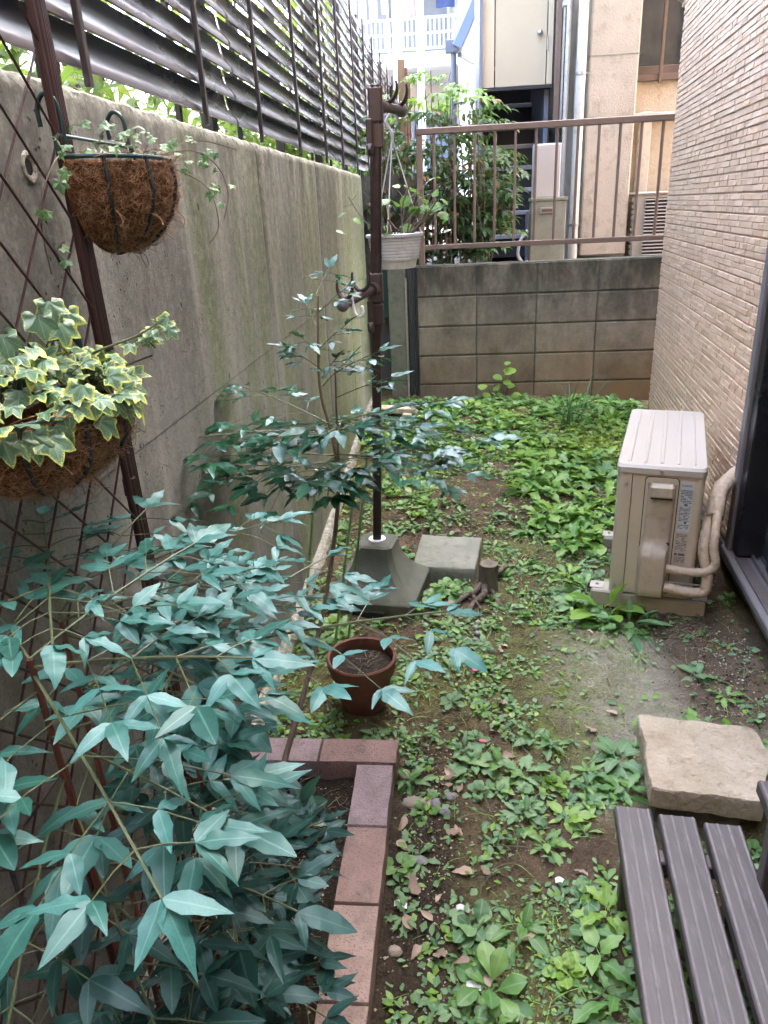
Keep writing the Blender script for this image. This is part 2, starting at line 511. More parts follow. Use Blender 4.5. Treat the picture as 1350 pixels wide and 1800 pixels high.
plain('trellis_red', (.030, .009, .009), (.048, .015, .014), 7, .42, .15, 70, .001, dirt=(.04, .02, .018))
plain('wire_green', (.006, .035, .036), (.012, .055, .055), 7, .35, .05)
plain('rib_black', (.008, .012, .016), (.015, .02, .024), 20, .6, .3, 200)
plain('white_plastic', (.66, .67, .70), (.75, .76, .78), 5, .42, .03, dirt=(.5, .5, .48))
plain('string_white', (.60, .58, .60), (.68, .66, .68), 40, .8, .2, 200)
plain('base_concrete', (.065, .07, .052), (.13, .135, .105), 6, .92, .6, 170, .003, dirt=(.075, .09, .055))
plain('slab_concrete', (.15, .155, .12), (.24, .24, .195), 8, .92, .6, 150, .003, dirt=(.10, .12, .07))
plain('tan_stone', (.27, .22, .15), (.41, .35, .265), 9, .92, 1.0, 55, .012, dirt=(.20, .155, .10))
plain('stone_under', (.075, .065, .05), (.13, .115, .09), 10, .95, .9, 60, .008)
plain('brick_face', (.205, .135, .125), (.27, .185, .17), 7, .85, .55, 160, .002, var=.1, dirt=(.225, .165, .145))
for nm, a, b in (('brick_mauve', (.245, .185, .19), (.325, .255, .26)), ('brick_warm', (.235, .155, .135), (.31, .215, .185)), ('brick_pink', (.28, .20, .17), (.36, .265, .23))):
    t = NT(nm)
    sp = t.vor(190); c = t.ramp(t.noise(7, None, 7, .7), [(.3, a), (.7, b)])
    c = t.mix(t.fl(sp, .16, .26, .75, 0), c, (.07, .047, .042))
    c = t.mix(t.fl(t.noise(9, None, 9, .75), .5, .66, 0, .6), c, (.115, .088, .074))
    c = t.mix(t.fl(t.noise(23, None, 8, .75), .58, .68, 0, .6), c, (.06, .05, .036))
    t.col(c); t.set(.88, .25); t.bump(t.math('ADD', t.noise(220, None, 4), sp), .5, .002)
plain('terracotta', (.115, .045, .030), (.165, .068, .045), 6, .7, .3, 120, .002, dirt=(.075, .035, .026))
plain('potting_soil', (.018, .014, .011), (.055, .042, .032), 60, .95, 1.0, 160, .01)
plain('bark', (.06, .045, .032), (.19, .15, .115), 30, .92, 1.0, 45, .012, stretch=(1, 1, .3))
plain('stump_top', (.10, .085, .06), (.17, .145, .105), 20, .9, .9, 80, .006)
plain('stem_brown', (.12, .085, .065), (.21, .16, .125), 25, .75, .5, 120, .002, stretch=(1, 1, .3))
plain('stem_red', (.095, .022, .020), (.15, .05, .035), 15, .5, .2)
plain('stem_green', (.05, .075, .03), (.085, .105, .05), 15, .5, .1)
plain('stake_green', (.16, .30, .11), (.24, .38, .17), 20, .4, .05)
plain('twig_grey', (.13, .10, .075), (.24, .19, .15), 30, .85, .4, 120, .002)
plain('ac_body', (.43, .37, .28), (.47, .41, .315), 3, .42, .03, 60, .001, var=0, dirt=(.37, .31, .235))
plain('ac_lid', (.37, .33, .275), (.43, .385, .325), 5, .45, .05, 60, .001, var=0, dirt=(.38, .335, .29))
plain('ac_cover', (.36, .30, .225), (.42, .355, .27), 12, .5, .12, 260, .001, var=0, dirt=(.29, .235, .17))
plain('ac_grey', (.16, .155, .15), (.2, .195, .19), 6, .5, .05)
plain('gap_black', (.01, .01, .01), (.016, .015, .014), 6, .7, 0)
plain('screw_metal', (.35, .34, .33), (.45, .44, .43), 30, .35, .1, metal=.8)
plain('sticker_paper', (.44, .47, .50), (.50, .53, .55), 5, .4, 0)
plain('sticker_ink', (.07, .075, .085), (.10, .105, .115), 20, .5, 0)
plain('foot_plastic', (.27, .24, .185), (.34, .31, .245), 12, .7, .2, 120, .002, dirt=(.28, .25, .18))
plain('pipe_tape', (.36, .28, .195), (.46, .37, .27), 14, .75, .9, 70, .005, dirt=(.24, .17, .11))
plain('step_board', (.036, .030, .030), (.070, .059, .059), 9, .5, .3, 120, .0015, stretch=(6, .6, 1), dirt=(.10, .088, .09), var=.06)
plain('step_groove', (.10, .088, .088), (.17, .15, .147), 14, .65, .2, 160, .001, stretch=(3, 1, 1), dirt=(.06, .052, .055), var=.05)
plain('step_frame', (.05, .04, .04), (.075, .06, .06), 6, .5, .05)
plain('pebble_grey', (.13, .13, .135), (.25, .25, .255), 30, .75, .3, 120, .002, var=.35)
plain('pebble_tan', (.26, .22, .165), (.42, .37, .30), 30, .85, .4, 120, .002, var=.3)
plain('shell_white', (.55, .56, .58), (.70, .71, .72), 30, .5, .1)
plain('dead_leaf', (.22, .15, .10), (.42, .33, .26), 30, .7, .4, 90, .003, var=.4)
plain('petal_pink', (.42, .05, .10), (.55, .12, .18), 20, .5, .1)
plain('beige_render', (.37, .305, .225), (.45, .38, .29), 3, .85, .8, 70, .008, dirt=(.27, .215, .145))
plain('grey_pavement', (.085, .083, .08), (.12, .118, .112), 3, .9, .3, 90, .003)
plain('panel_cream', (.50, .42, .29), (.56, .475, .34), 2, .5, .05)
plain('stair_black', (.010, .012, .018), (.018, .02, .028), 6, .5, .05)
plain('tread_steel', (.30, .31, .34), (.40, .41, .44), 40, .5, .5, 90, .004, metal=.3)
plain('post_blue_grey', (.13, .15, .20), (.17, .19, .25), 6, .45, .03)
plain('shutter_grey', (.13, .135, .16), (.17, .175, .20), 6, .5, .05)
plain('pipe_white', (.50, .455, .385), (.56, .515, .44), 6, .4, .04, dirt=(.35, .305, .24))
plain('box_pinkish', (.40, .35, .31), (.46, .41, .365), 3, .5, .04)
plain('mossy_block', (.24, .225, .155), (.34, .32, .25), 7, .9, .4, 110, .003, dirt=(.20, .22, .09))
plain('window_glass', (.045, .05, .048), (.075, .08, .076), 5, .18, .4, 60, .002)
plain('brown_grille', (.11, .07, .05), (.15, .10, .075), 6, .5, .05)
plain('ac_far', (.33, .28, .21), (.38, .33, .255), 5, .5, .05)
plain('ac_far_side', (.42, .30, .15), (.50, .37, .21), 5, .6, .05)
plain('white_building', (.74, .74, .73), (.80, .80, .79), 2, .8, .1)
plain('white_paint', (.76, .77, .78), (.80, .81, .82), 3, .5, .03)
plain('shaded_room_grey', (.30, .32, .36), (.38, .40, .44), 3, .6, 0)  # grey carries the shade of the room behind the balcony glass
plain('canopy_blue', (.22, .29, .45), (.28, .35, .52), 3, .5, .05)
plain('cloth_white', (.72, .73, .76), (.80, .81, .83), 5, .8, .2)
plain('cloth_pink', (.62, .22, .28), (.72, .45, .48), 40, .8, .2)
plain('cloth_navy', (.03, .05, .13), (.05, .08, .2), 10, .8, .2)
plain('hanger_blue', (.18, .32, .62), (.22, .38, .7), 10, .5, 0)
plain('wood_orange', (.28, .14, .065), (.38, .205, .10), 8, .7, .3, 60, .003, stretch=(1, 1, .2))
plain('corrugated', (.10, .105, .11), (.15, .155, .16), 5, .6, .2, 60, dirt=(.07, .065, .06))
plain('old_timber', (.42, .36, .26), (.52, .46, .36), 12, .85, .4, 90, .003, dirt=(.3, .25, .17))
plain('green_net', (.012, .05, .04), (.02, .075, .06), 12, .6, .2)
plain('mossy_edge', (.22, .21, .165), (.46, .45, .39), 40, .95, 1.0, 80, .01, dirt=(.10, .10, .05))

leafmat('nandina_near', (.014, .072, .054), (.052, .168, .152), .40, .38, .14, tcol=(.08, .22, .07), rib=(.10, .24, .19), veins=.0, sky_tint=(.75, .95, 1.0))  # teal of the sky's reflection put into leaf colour and gloss
leafmat('nandina_mid', (.006, .048, .022), (.02, .10, .05), .28, .33, .16, tcol=(.10, .28, .05), rib=(.06, .15, .08), veins=.02, sky_tint=(.55, .8, 1.0))
leafmat('nandina_low_shade', (.006, .030, .024), (.015, .058, .048), .42, .32, .1, tcol=(.06, .16, .06), rib=(.06, .14, .11), veins=.0, sky_tint=(.65, .9, 1.0))  # older leaf green, darkened to carry the canopy's shade
leafmat('nandina_far', (.025, .07, .025), (.085, .15, .045), .45, .5, .35, third=(.55, .13, .045))
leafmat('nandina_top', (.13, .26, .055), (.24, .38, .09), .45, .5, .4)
leafmat('weed_a', (.07, .185, .045), (.19, .34, .09), .45, .45, .25, rib=(.24, .36, .17))
leafmat('weed_b', (.09, .225, .03), (.25, .40, .07), .45, .45, .3, rib=(.26, .42, .14))
leafmat('weed_c', (.06, .155, .06), (.175, .30, .125), .5, .4, .2, rib=(.22, .33, .22))
leafmat('weed_yellow', (.14, .25, .03), (.30, .36, .05), .5, .4, .3, third=(.4, .25, .05))
leafmat('fence_leaf', (.09, .17, .04), (.24, .32, .08), .5, .4, .45, third=(.45, .4, .12))
leafmat('grass_blade', (.035, .105, .03), (.08, .18, .05), .45, .4, .25)
leafmat('pot_leaf', (.10, .22, .055), (.17, .32, .08), .45, .45, .3)
leafmat('fern_leaf', (.10, .24, .06), (.19, .36, .10), .5, .4, .35)
leafmat('dry_grass', (.22, .17, .09), (.42, .34, .2), .8, .2, .2)
leafmat('planter_leaf', (.014, .055, .038), (.03, .10, .065), .3, .6, .12, rib=(.08, .17, .10))

def ivy_mat(name, c_in, c_mid, c_edge):
    t = NT(name)
    e = t.attr('edge'); n = t.noise(70, None, 4, .6); n2 = t.noise(28, None, 4)
    k = t.math('ADD', t.math('ADD', e, t.fl(t.rnd(), 0, 1, -.22, .2)), t.math('MULTIPLY', t.math('SUBTRACT', n2, .5), 1.3))
    c = t.mix(t.fl(n, .4, .65), c_in, c_mid)
    c = t.mix(t.fl(k, .66, .9), c, c_edge)
    c = t.mix(t.fl(t.noise(45, None, 5, .7), .5, .66, 0, .5), c, (c_mid[0] * 1.7, c_mid[1] * 1.35, c_mid[2] * 1.6))
    vn = t.attr('vein')
    c = t.mix(t.fl(vn, .75, 1.0, 0, .6), c, (.30, .42, .25))
    h = t.n.new('ShaderNodeHueSaturation'); t.lk(c, h.inputs['Color']); t.lk(t.fl(t.rnd(), 0, 1, .8, 1.15), h.inputs['Value'])
    t.col(h.outputs[0]); t.set(.4, .5); t.bump(t.math('ADD', n2, vn), .25, .002)
    tr = t.n.new('ShaderNodeBsdfTranslucent'); t.lk(h.outputs[0], tr.inputs[0])
    mx = t.n.new('ShaderNodeMixShader'); mx.inputs[0].default_value = .25
    t.lk(t.b.outputs[0], mx.inputs[1]); t.lk(tr.outputs[0], mx.inputs[2]); t.lk(mx.outputs[0], t.out.inputs[0])
ivy_mat('ivy_variegated', (.055, .155, .085), (.12, .235, .14), (.52, .60, .13))
ivy_mat('ivy_green', (.05, .15, .055), (.10, .23, .08), (.20, .30, .12))

t = NT('coir')
n = t.noise(60, t.mapp((1, 1, .5)), 8, .8, 1.5); n2 = t.noise(9)
c = t.ramp(n, [(.3, (.06, .028, .014)), (.5, (.175, .085, .040)), (.72, (.33, .185, .10))])
c = t.mix(t.fl(n2, .4, .7, 0, .5), c, (.15, .06, .025))
t.col(c); t.set(.95, .1); t.bump(n, 1.0, .01)
plain('coir_fibre', (.20, .105, .052), (.42, .27, .16), 60, .9, .1, var=0)
# ------------------------------------------------------------------ ground
def smooth(a, b, x):
    t = min(1, max(0, (x - a) / (b - a))); return t * t * (3 - 2 * t)
def gh(x, y):
    z = .16 * smooth(2.5, 5.1, y) - .05 * smooth(.6, 1.3, x) * smooth(3.8, 5.2, y)
    if -0.7 < x < 1.4 and 0 < y < 5.4:
        z += .018 * nz(x * 2.1, y * 2.1, 3) + .012 * nz(x * 6, y * 6, 7) + .008 * nz(x * 19, y * 19, 1) + .004 * nz(x * 45, y * 45, 6)
        z += .05 * math.exp(-((x + .05) ** 2 / .05 + (y - 3.45) ** 2 / .12))
        if x < -.2 and y < 1.56: z = .012 + .010 * nz(x * 14, y * 14, 5) + .006 * nz(x * 40, y * 40, 2)
        z -= .012 * math.exp(-((x - .42) ** 2 / .06 + (y - 1.95) ** 2 / .2))
    return z
xs = [-300, -80, -20, -5, -1.5, -.85] + [-.66 + i * .0125 for i in range(int(1.98 / .0125) + 1)] + [1.6, 3, 8, 30, 100, 300]
ys = [-300, -80, -20, -6, -2, -.5, 0, .3] + [.45 + i * .0125 for i in range(int(4.9 / .0125) + 1)] + [5.6, 7, 12, 30, 90, 300]
gv = []; zone = []
for yy in ys:
    for xx in xs:
        gv.append((xx, yy, gh(xx, yy)))
        a = nz(xx * 3, yy * 3, 9)
        dry = smooth(.95, .3, math.hypot((xx - .50 + .1 * a) / .36, (yy - 1.98 + .15 * a) / .62))
        dirt = smooth(1.1, .5, math.hypot((xx - .86) / .26, (yy - 2.1) / .5))
        dry = max(dry * (1 - .8 * dirt), .12 * dirt, .7 * smooth(.8, .3, math.hypot((xx - .88) / .2, (yy - 1.68) / .22)))
        moss = .75 * smooth(-.15, .35, nz(xx * 1.7, yy * 1.7, 4)) + .6 * smooth(1.0, .3, math.hypot((xx - .28) / .2, (yy - 1.85) / .3))
        moss = min(1, moss + .8 * smooth(.5, .2, math.hypot((xx - .12) / .5, (yy - 1.05) / .5)))
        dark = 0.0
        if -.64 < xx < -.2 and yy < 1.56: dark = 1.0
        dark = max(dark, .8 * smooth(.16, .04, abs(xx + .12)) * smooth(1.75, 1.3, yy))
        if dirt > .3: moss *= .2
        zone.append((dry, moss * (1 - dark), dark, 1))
nx_ = len(xs)
gf = [(j * nx_ + i, j * nx_ + i + 1, (j + 1) * nx_ + i + 1, (j + 1) * nx_ + i) for j in range(len(ys) - 1) for i in range(nx_ - 1)]
gm = bpy.data.meshes.new('ground'); gm.from_pydata(gv, [], gf)
ca = gm.color_attributes.new('zone', 'FLOAT_COLOR', 'POINT'); ca.data.foreach_set('color', np.array(zone, dtype=np.float32).ravel())
gm.polygons.foreach_set('use_smooth', [True] * len(gf))
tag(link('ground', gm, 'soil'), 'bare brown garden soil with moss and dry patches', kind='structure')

# raised terraces outside the yard
m = MB(); m.box((0, 20.35, .45), (60, 29.9, .95))
tag(m.build('pavement', 'grey_pavement'), 'grey paved ground of the neighbouring lot behind the block wall', kind='structure')
m = MB(); m.box((-21.06, 6, .75), (40.4, 40, 1.64))
tag(m.build('terrace', 'soil'), 'raised soil terrace held back by the tall concrete wall', kind='structure')

# ------------------------------------------------------------------ left retaining wall
WX = -.63
rw = thing('retaining_wall', 'tall weathered grey concrete retaining wall with green streaks under the louvre fence', 'wall', (WX, 3, 0))
def wall_panel(y0, y1, z0, z1, dx, rough_top=False, name='wall_panel', matn='retaining_concrete'):
    ny = max(2, int((y1 - y0) / .03)); m = MB()
    rows = [(dx - .0015, z0 + .0004), (dx, z0 + .002), (dx, (z0 + z1) / 2), (dx, z1 - .028 if rough_top else z1 - .002)]
    rows += [(dx - .006, z1 - .012), (dx - .022, z1 - .003), (dx - .05, z1)] if rough_top else [(dx - .0015, z1 - .0004)]
    rows += [(-.14, z1)]
    vs = []
    for i in range(ny + 1):
        y = y0 + (y1 - y0) * i / ny
        ed = .003 if i in (0, ny) else 0
        for k, (ox, z) in enumerate(rows):
            j = 0; jz = 0
            if rough_top and k >= 3: j = .006 * nz(y * 23, z * 31, k) + .004 * nz(y * 60, k * 9, 2); jz = .006 * nz(y * 19, k * 5, 8)
            vs.append((WX + ox - ed + j, y, z + jz))
    n = len(rows)
    fs = [(i * n + k, i * n + k + 1, (i + 1) * n + k + 1, (i + 1) * n + k) for i in range(ny) for k in range(n - 1)]
    fs += [tuple(range(n)), tuple(ny * n + k for k in reversed(range(n)))]
    m.add(vs, [tuple(reversed(f)) for f in fs], True)
    return m.build(name, matn, rw, 40)
ysm = [.722, 2.54, 3.585, 4.44, 5.30]
for i in range(4):
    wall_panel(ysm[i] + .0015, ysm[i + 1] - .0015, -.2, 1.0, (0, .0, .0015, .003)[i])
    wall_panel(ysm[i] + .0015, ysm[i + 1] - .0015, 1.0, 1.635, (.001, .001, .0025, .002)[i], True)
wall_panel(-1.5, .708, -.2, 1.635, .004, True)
m = MB(); m.box((WX - .05, .715, .7), (.06, .013, 1.8)); m.build('joint_filler', 'gap_black', rw)
# form-tie cone rings
for (y, z) in ((1.147, 1.50), (1.75, 1.47), (2.35, 1.49), (1.147, .86), (1.75, .84)):
    if y > 1.2: continue
    m = MB(); prof = [(.010, .001), (.0145, .004), (.018, .0035), (.020, 0)]
    m.lathe(prof, (0, 0, 0), 16); m.xf = None
    m.v = [(WX + .001 + p[2], y + p[0], z + p[1] * 1.15) for p in m.v]
    m.build('tie_ring', 'mossy_edge', rw)
    m = MB(); m.lathe([(0, .0015), (.0105, .0015)], (0, 0, 0), 14); m.v = [(WX + p[2], y + p[0], z + p[1] * 1.15) for p in m.v]
    m.build('tie_hole', 'gap_black', rw)
# rough footing strip at the wall's foot
def footing(u, v):
    y = .3 + 4.95 * u
    x = WX + .002 + v * (.040 + .012 * nz(y * 9, 4) + .006 * nz(y * 37, 4))
    z = gh(-.58, y) + .028 - .03 * max(0, v - .75) * 4 + .008 * nz(y * 28, v * 5, 3)
    return (x, y, z)
m = MB(); m.grid(footing, 240, 6); m.build('footing', 'mossy_edge', rw)

# ------------------------------------------------------------------ louvre fence on the wall
fx = -.70
lf = thing('louver_fence', 'dark bronze metal louvre fence on top of the concrete wall', 'fence', (fx, 4, 1.64))
def slat_mesh(y0, y1, z):
    m = MB()
    # curved blade: falls towards the yard, lower lip turned down
    prof = [(-.015, .064), (-.013, .052), (-.0105, .038), (-.0065, .026), (.001, .014), (.0105, .003), (.0175, -.006), (.0185, -.018), (.0155, -.0205), (.014, -.008), (.007, .000), (-.003, .011), (-.0105, .024), (-.0145, .038), (-.018, .064)]
    n = len(prof)
    vs = [(fx + x, y, z + zz) for y in (y0, y1) for x, zz in prof]
    fs = [(k, (k + 1) % n, n + (k + 1) % n, n + k) for k in range(n)] + [tuple(reversed(range(n))), tuple(range(n, 2 * n))]
    m.add(vs, fs, True); return m
posts = [.555 + 1.992 * i for i in range(6)]
zs = [1.70 + .0705 * i for i in range(14)]
for i in range(-1, 5):
    y0 = posts[0] - 1.992 if i < 0 else posts[i]
    y1 = y0 + 1.992
    for zc in zs:
        slat_mesh(y0 + .012, y1 - .012, zc).build('slat', 'louver_metal', lf, 50)
    for dy in (.26, .945, 1.64):
        y = y0 + dy
        m = MB(); m.box((fx + .0275, y, 2.165), (.012, .018, 1.03), .002); m.build('front_rod', 'louver_post', lf)
        m = MB(); m.box((fx - .047, y, 2.165), (.012, .022, 1.03)); m.build('rear_rod', 'louver_post', lf)
for y in posts:
    m = MB(); m.box((fx - .072, y, 2.19), (.04, .05, 1.14), .003); m.box((fx - .072, y, 2.768), (.05, .06, .016), .003); m.build('post', 'louver_post', lf)
for y in [posts[0] + .997 + 1.992 * i for i in range(5)]:
    m = MB(); m.box((fx - .072, y, 2.17), (.03, .04, 1.06), .003); m.build('post', 'louver_post', lf)

# ------------------------------------------------------------------ back block wall
bwall = thing('block_wall', 'low weathered concrete block wall at the far end of the yard', 'wall', (.5, 5.26, 0))
BY = 5.2
m = MB(); m.box((.55, BY + .072, .4), (1.66, .124, 1.30)); m.build('mortar', 'base_concrete', bwall)
rg = random.Random(3)
for r in range(6):
    for k in range(5):
        x0 = -.28 + .4 * k; x1 = x0 + .4
        if k == 4: x1 = 1.40
        z0 = -.15 + .2 * r; z1 = z0 + .2
        m = MB()
        def fn(u, v, x0=x0, x1=x1, z0=z0, z1=z1, r=r, k=k):
            g = .004
            x = x0 + g + (x1 - x0 - 2 * g) * u; z = z0 + g + (z1 - z0 - 2 * g) * v
            e = min(u, 1 - u) * (x1 - x0); e2 = min(v, 1 - v) * .2
            e = min(e, e2)
            y = BY - .004 * min(1, e / .006) + .0015 * nz(x * 30, z * 30, r)
            if e < .004: x += .003 * nz(x * 50, z * 50, 4); z += .003 * nz(x * 50, z * 50, 8)
            return (x, y + .004, z)
        m.grid(lambda u, v: fn([0, .02, .15, .3, .45, .6, .75, .9, .98, 1][int(round(u * 9))], [0, .035, .25, .5, .75, .965, 1][int(round(v * 6))]), 9, 6)
        x_0, x_1 = x0 + .004, x1 - .004
        m.box(((x_0 + x_1) / 2, BY + .072, (z0 + z1) / 2 - (0 if r < 5 else -.0)), (x_1 - x_0, .126, .192))
        m.build('block', 'block_concrete', bwall, 12)
m = MB()
m.grid(lambda u, v: (-.285 + 1.69 * u, BY - .002 + .142 * v, 1.05 + .004 * nz(u * 40, v * 6) + (0 if 0 < v < 1 else -.008)), 80, 6)
m.build('coping', 'block_concrete', bwall)

# concrete post, timber batten and corrugated board between the walls
cp = MB(); cp.box((-.425, 5.30, .50), (.115, .12, 1.15), .006)
o = at_base(cp.build('concrete_post', 'slab_concrete'), (-.425, 5.30, 0)); tag(o, 'square grey concrete post beside the white hanging pot', 'post')
m = MB(); m.box((-.361, 5.27, .45), (.014, .02, 1.05), .002); tag(at_base(m.build('timber_batten', 'old_timber'), (-.361, 5.27, 0)), 'thin pale timber batten on the edge of the concrete post', 'batten')
m = MB()
def corr(u, v):
    x = -.345 + .06 * u; z = -.05 + 1.08 * v
    if v < .05: z += .0
    return (x, 5.27 + .006 * math.sin(u * 25) + .03 * u, z + .02 * nz(u * 9, 2) * (1 if v > .97 else 0))
m.grid(corr, 16, 12); m.grid(lambda u, v: (corr(u, v)[0], corr(u, v)[1] + .006, corr(u, v)[2]), 16, 12)
tag(at_base(m.build('corrugated_sheet', 'corrugated'), (-.31, 5.3, 0)), 'narrow grey corrugated sheet closing the gap beside the block wall', 'sheet')
m = MB(); m.box((-.9, 5.55, .8), (1.3, .1, 1.66)); 
tag(at_base(m.build('return_wall', 'block_concrete'), (-.9, 5.55, 0)), 'shadowed grey wall closing the corner behind the concrete post', 'wall')
m = MB(); m.box((-.53, 5.36, .95), (.10, .05, .5), .004); m.box((-.575, 5.42, 1.3), (.02, .04, .5), .003)
tag(at_base(m.build('green_board', 'green_net'), (-.53, 5.38, .7)), 'dark green board wedged behind the laundry pole', 'board')
m = MB(); m.box((-.42, 4.72, .20), (.30, .10, .035), .004, Matrix.Rotation(R(-7), 3, 'Z')); m.box((-.33, 4.68, .165), (.06, .12, .05), .004, Matrix.Rotation(R(-7), 3, 'Z'))
tag(at_base(m.build('timber_offcut', 'old_timber'), (-.42, 4.72, .15)), 'pale timber plank offcut lying near the ferns', 'plank')

# ------------------------------------------------------------------ brown railing on the block wall
rl = thing('railing', 'brown metal railing with thin upright bars on the block wall', 'railing', (.5, 5.26, 1.05))
ry = 5.262
def part_box(name, c, d, bev, mat, parent, mm=None):
    m = MB(); m.box(c, d, bev, mm); return m.build(name, mat, parent)
part_box('top_rail', (.57, ry, 1.858), (1.66, .05, .038), .004, 'rail_brown', rl)
part_box('bottom_rail', (.57, ry, 1.165), (1.62, .036, .032), .003, 'rail_brown', rl)
part_box('post', (-.243, ry, 1.44), (.04, .045, .795), .004, 'rail_brown', rl)
part_box('post', (1.42, ry, 1.44), (.04, .045, .795), .004, 'rail_brown', rl)
for k in range(12):
    part_box('bar', (-.243 + .1285 * (k + 1) - .035, ry, 1.51), (.016, .022, .662), .002, 'rail_brown', rl)

# ------------------------------------------------------------------ house on the right
HA = R(4.9)
HM = Matrix.Translation((1.0, 2.12, 0)) @ Matrix(((math.sin(HA), -math.cos(HA), 0, 0), (math.cos(HA), math.sin(HA), 0, 0), (0, 0, 1, 0), (0, 0, 0, 1)))
# local axes: u along the wall (away from the camera), w out of the wall into the yard, z up
hs = thing('house', 'beige house with stone-look siding and a dark sliding door along the yard', 'house', tuple(HM @ Vector((1, 0, 0))))
UE = 2.80
rg = random.Random(5)
def stones(m, u0, u1, z0, z1, rows, rnds):
    hgt = (z1 - z0) / rows
    for r in range(rows):
        u = u0
        while u < u1 - .002:
            L = rg.choice((.045, .06, .08, .1, .125)) * rg.uniform(.85, 1.15)
            e = min(u + L, u1)
            if u1 - e < .02: e = u1
            a, b = u + .0008, e - .0008
            c, d = z0 + r * hgt + .0002, z0 + (r + 1) * hgt - .0002
            p = rg.uniform(.001, .0038)
            t = [p + rg.uniform(-.0016, .0016) for _ in range(4)]
            q = .0022
            vs = [(a, -.003, c), (b, -.003, c), (b, -.003, d), (a, -.003, d),
                  (a + q, t[0], c + q), (b - q, t[1], c + q), (b - q, t[2], d - q), (a + q, t[3], d - q)]
            m.add(vs, [(7, 6, 5, 4), (0, 4, 5, 1), (1, 5, 6, 2), (2, 6, 7, 3), (3, 7, 4, 0)])
            rnds += [rg.random()] * 8
            u = e
def with_rnd(o, rnds):
    at = o.data.attributes.new('rnd', 'FLOAT', 'POINT'); at.data.foreach_set('value', np.array(rnds, dtype=np.float32)); return o
z = .13; CH = .0755
while z < 2.72:
    m = MB(HM); rn = []
    stones(m, .585, UE - .062, z + .0028, z + CH - .0028, 3, rn)
    with_rnd(m.build('siding_course', 'siding_stone', hs), rn)
    m = MB(HM); rn = []
    stones(m, UE - .058, UE - .002, z + .0028, z + CH - .0028, 3, rn)
    with_rnd(m.build('corner_stone', 'siding_stone', hs), rn)
    z += CH
def hbox(name, u0, u1, w0, w1, z0, z1, mat, bev=0.0, parent=None):
    m = MB(HM); m.box(((u0 + u1) / 2, (w0 + w1) / 2, (z0 + z1) / 2), (u1 - u0, abs(w1 - w0), z1 - z0), bev)
    return m.build(name, mat, parent or hs)
hbox('siding_backing', .566, UE, -.12, -.0035, .115, 2.75, 'siding_joint')
hbox('upper_wall', -4.0, UE, -.20, .002, 2.75, 5.6, 'house_render')
hbox('near_wall', -4.0, -1.35, -.20, .002, -.1, 2.745, 'house_render')
hbox('over_door_wall', -1.345, .565, -.20, .002, 2.12, 2.745, 'house_render')
hbox('body', -4.0, UE - .004, -6.5, -.205, -.2, 5.6, 'house_render')
m = MB(); m.box((-.6, -2.6, 2.6), (3.6, 2.4, 6.0)); m.build('added_shade_wing', 'house_render', hs)  # unseen wing added behind the camera to shade the yard
hbox('foundation', -4.0, UE - .03, -.20, -.024, -.3, .052, 'foundation', .004)
hbox('drip_flashing', -4.0, UE - .01, -.06, .012, .056, .074, 'flashing', .003)
hbox('flashing_face', -4.0, UE - .01, -.06, .006, .0742, .1125, 'flashing', .002)
hbox('mortar_strip', -1.34, .55, -.05, .012, .113, .135, 'mortar_strip', .003)
m = MB(HM)
m.v = []; m.tube([(UE - .03, .03, z) for z in (2.32, 2.36)], .042, 14)
# rain pipe elbow at the top corner
pp = thing('rain_pipe', 'beige plastic rain pipe elbow at the top corner of the house', 'pipe', tuple(HM @ Vector((UE + .06, -.05, 2.3))))
m = MB(HM); m.tube([(UE + .05, -.02, 2.42), (UE + .05, .12, 2.50), (UE + .05, .24, 2.62), (UE + .05, .30, 2.85), (UE + .05, .30, 3.4)], .040, 16); m.build('elbow', 'pipe_beige', pp)
m = MB(HM); m.tube([(UE + .05, -.09, 2.405), (UE + .05, .0, 2.415)], .047, 16); m.build('collar', 'pipe_beige', pp)
m = MB(HM); m.tube([(UE + .05, -.08, 2.41), (UE + .05, -.12, 2.35), (UE + .05, -.12, 1.0), (UE + .05, -.12, .0)], .036, 14); m.build('down_pipe', 'pipe_beige', pp)

# sliding door in the house wall
dr = thing('sliding_door', 'dark bronze sliding glass door set low in the beige house wall', 'door', tuple(HM @ Vector((-.3, 0, .15))))
hbox('jamb', .515, .563, -.10, .040, .16, 2.12, 'bronze_frame', .004, dr)
hbox('jamb', -1.34, -1.30, -.10, .040, .16, 2.12, 'bronze_frame', .004, dr)
hbox('head', -1.299, .514, -.10, .040, 2.08, 2.12, 'bronze_frame', .004, dr)
hbox('sash_stile', .446, .514, -.07, .028, .175, 2.079, 'black_sash', .004, dr)
hbox('sash_stile', .30, .345, -.085, -.045, .175, 2.079, 'black_sash', .003, dr)
hbox('glass', -.60, .445, -.066, -.060, .18, 2.079, 'window_glass', 0, dr)
hbox('sill', -1.34, .58, -.10, .052, .137, .165, 'bronze_frame', .004, dr)
for w0, w1, zz in ((-.012, .030, .1720), (-.034, -.024, .185), (-.07, -.058, .185)):
    hbox('sill_track', -1.298, .445, w0, w1, .1655, zz, 'sill_metal', .002, dr)
hbox('unlit_room_sheet', -1.29, .51, -.204, -.19, .14, 2.1, 'interior_dark', 0, dr)  # near-black sheet stands in for the unlit room behind the glass
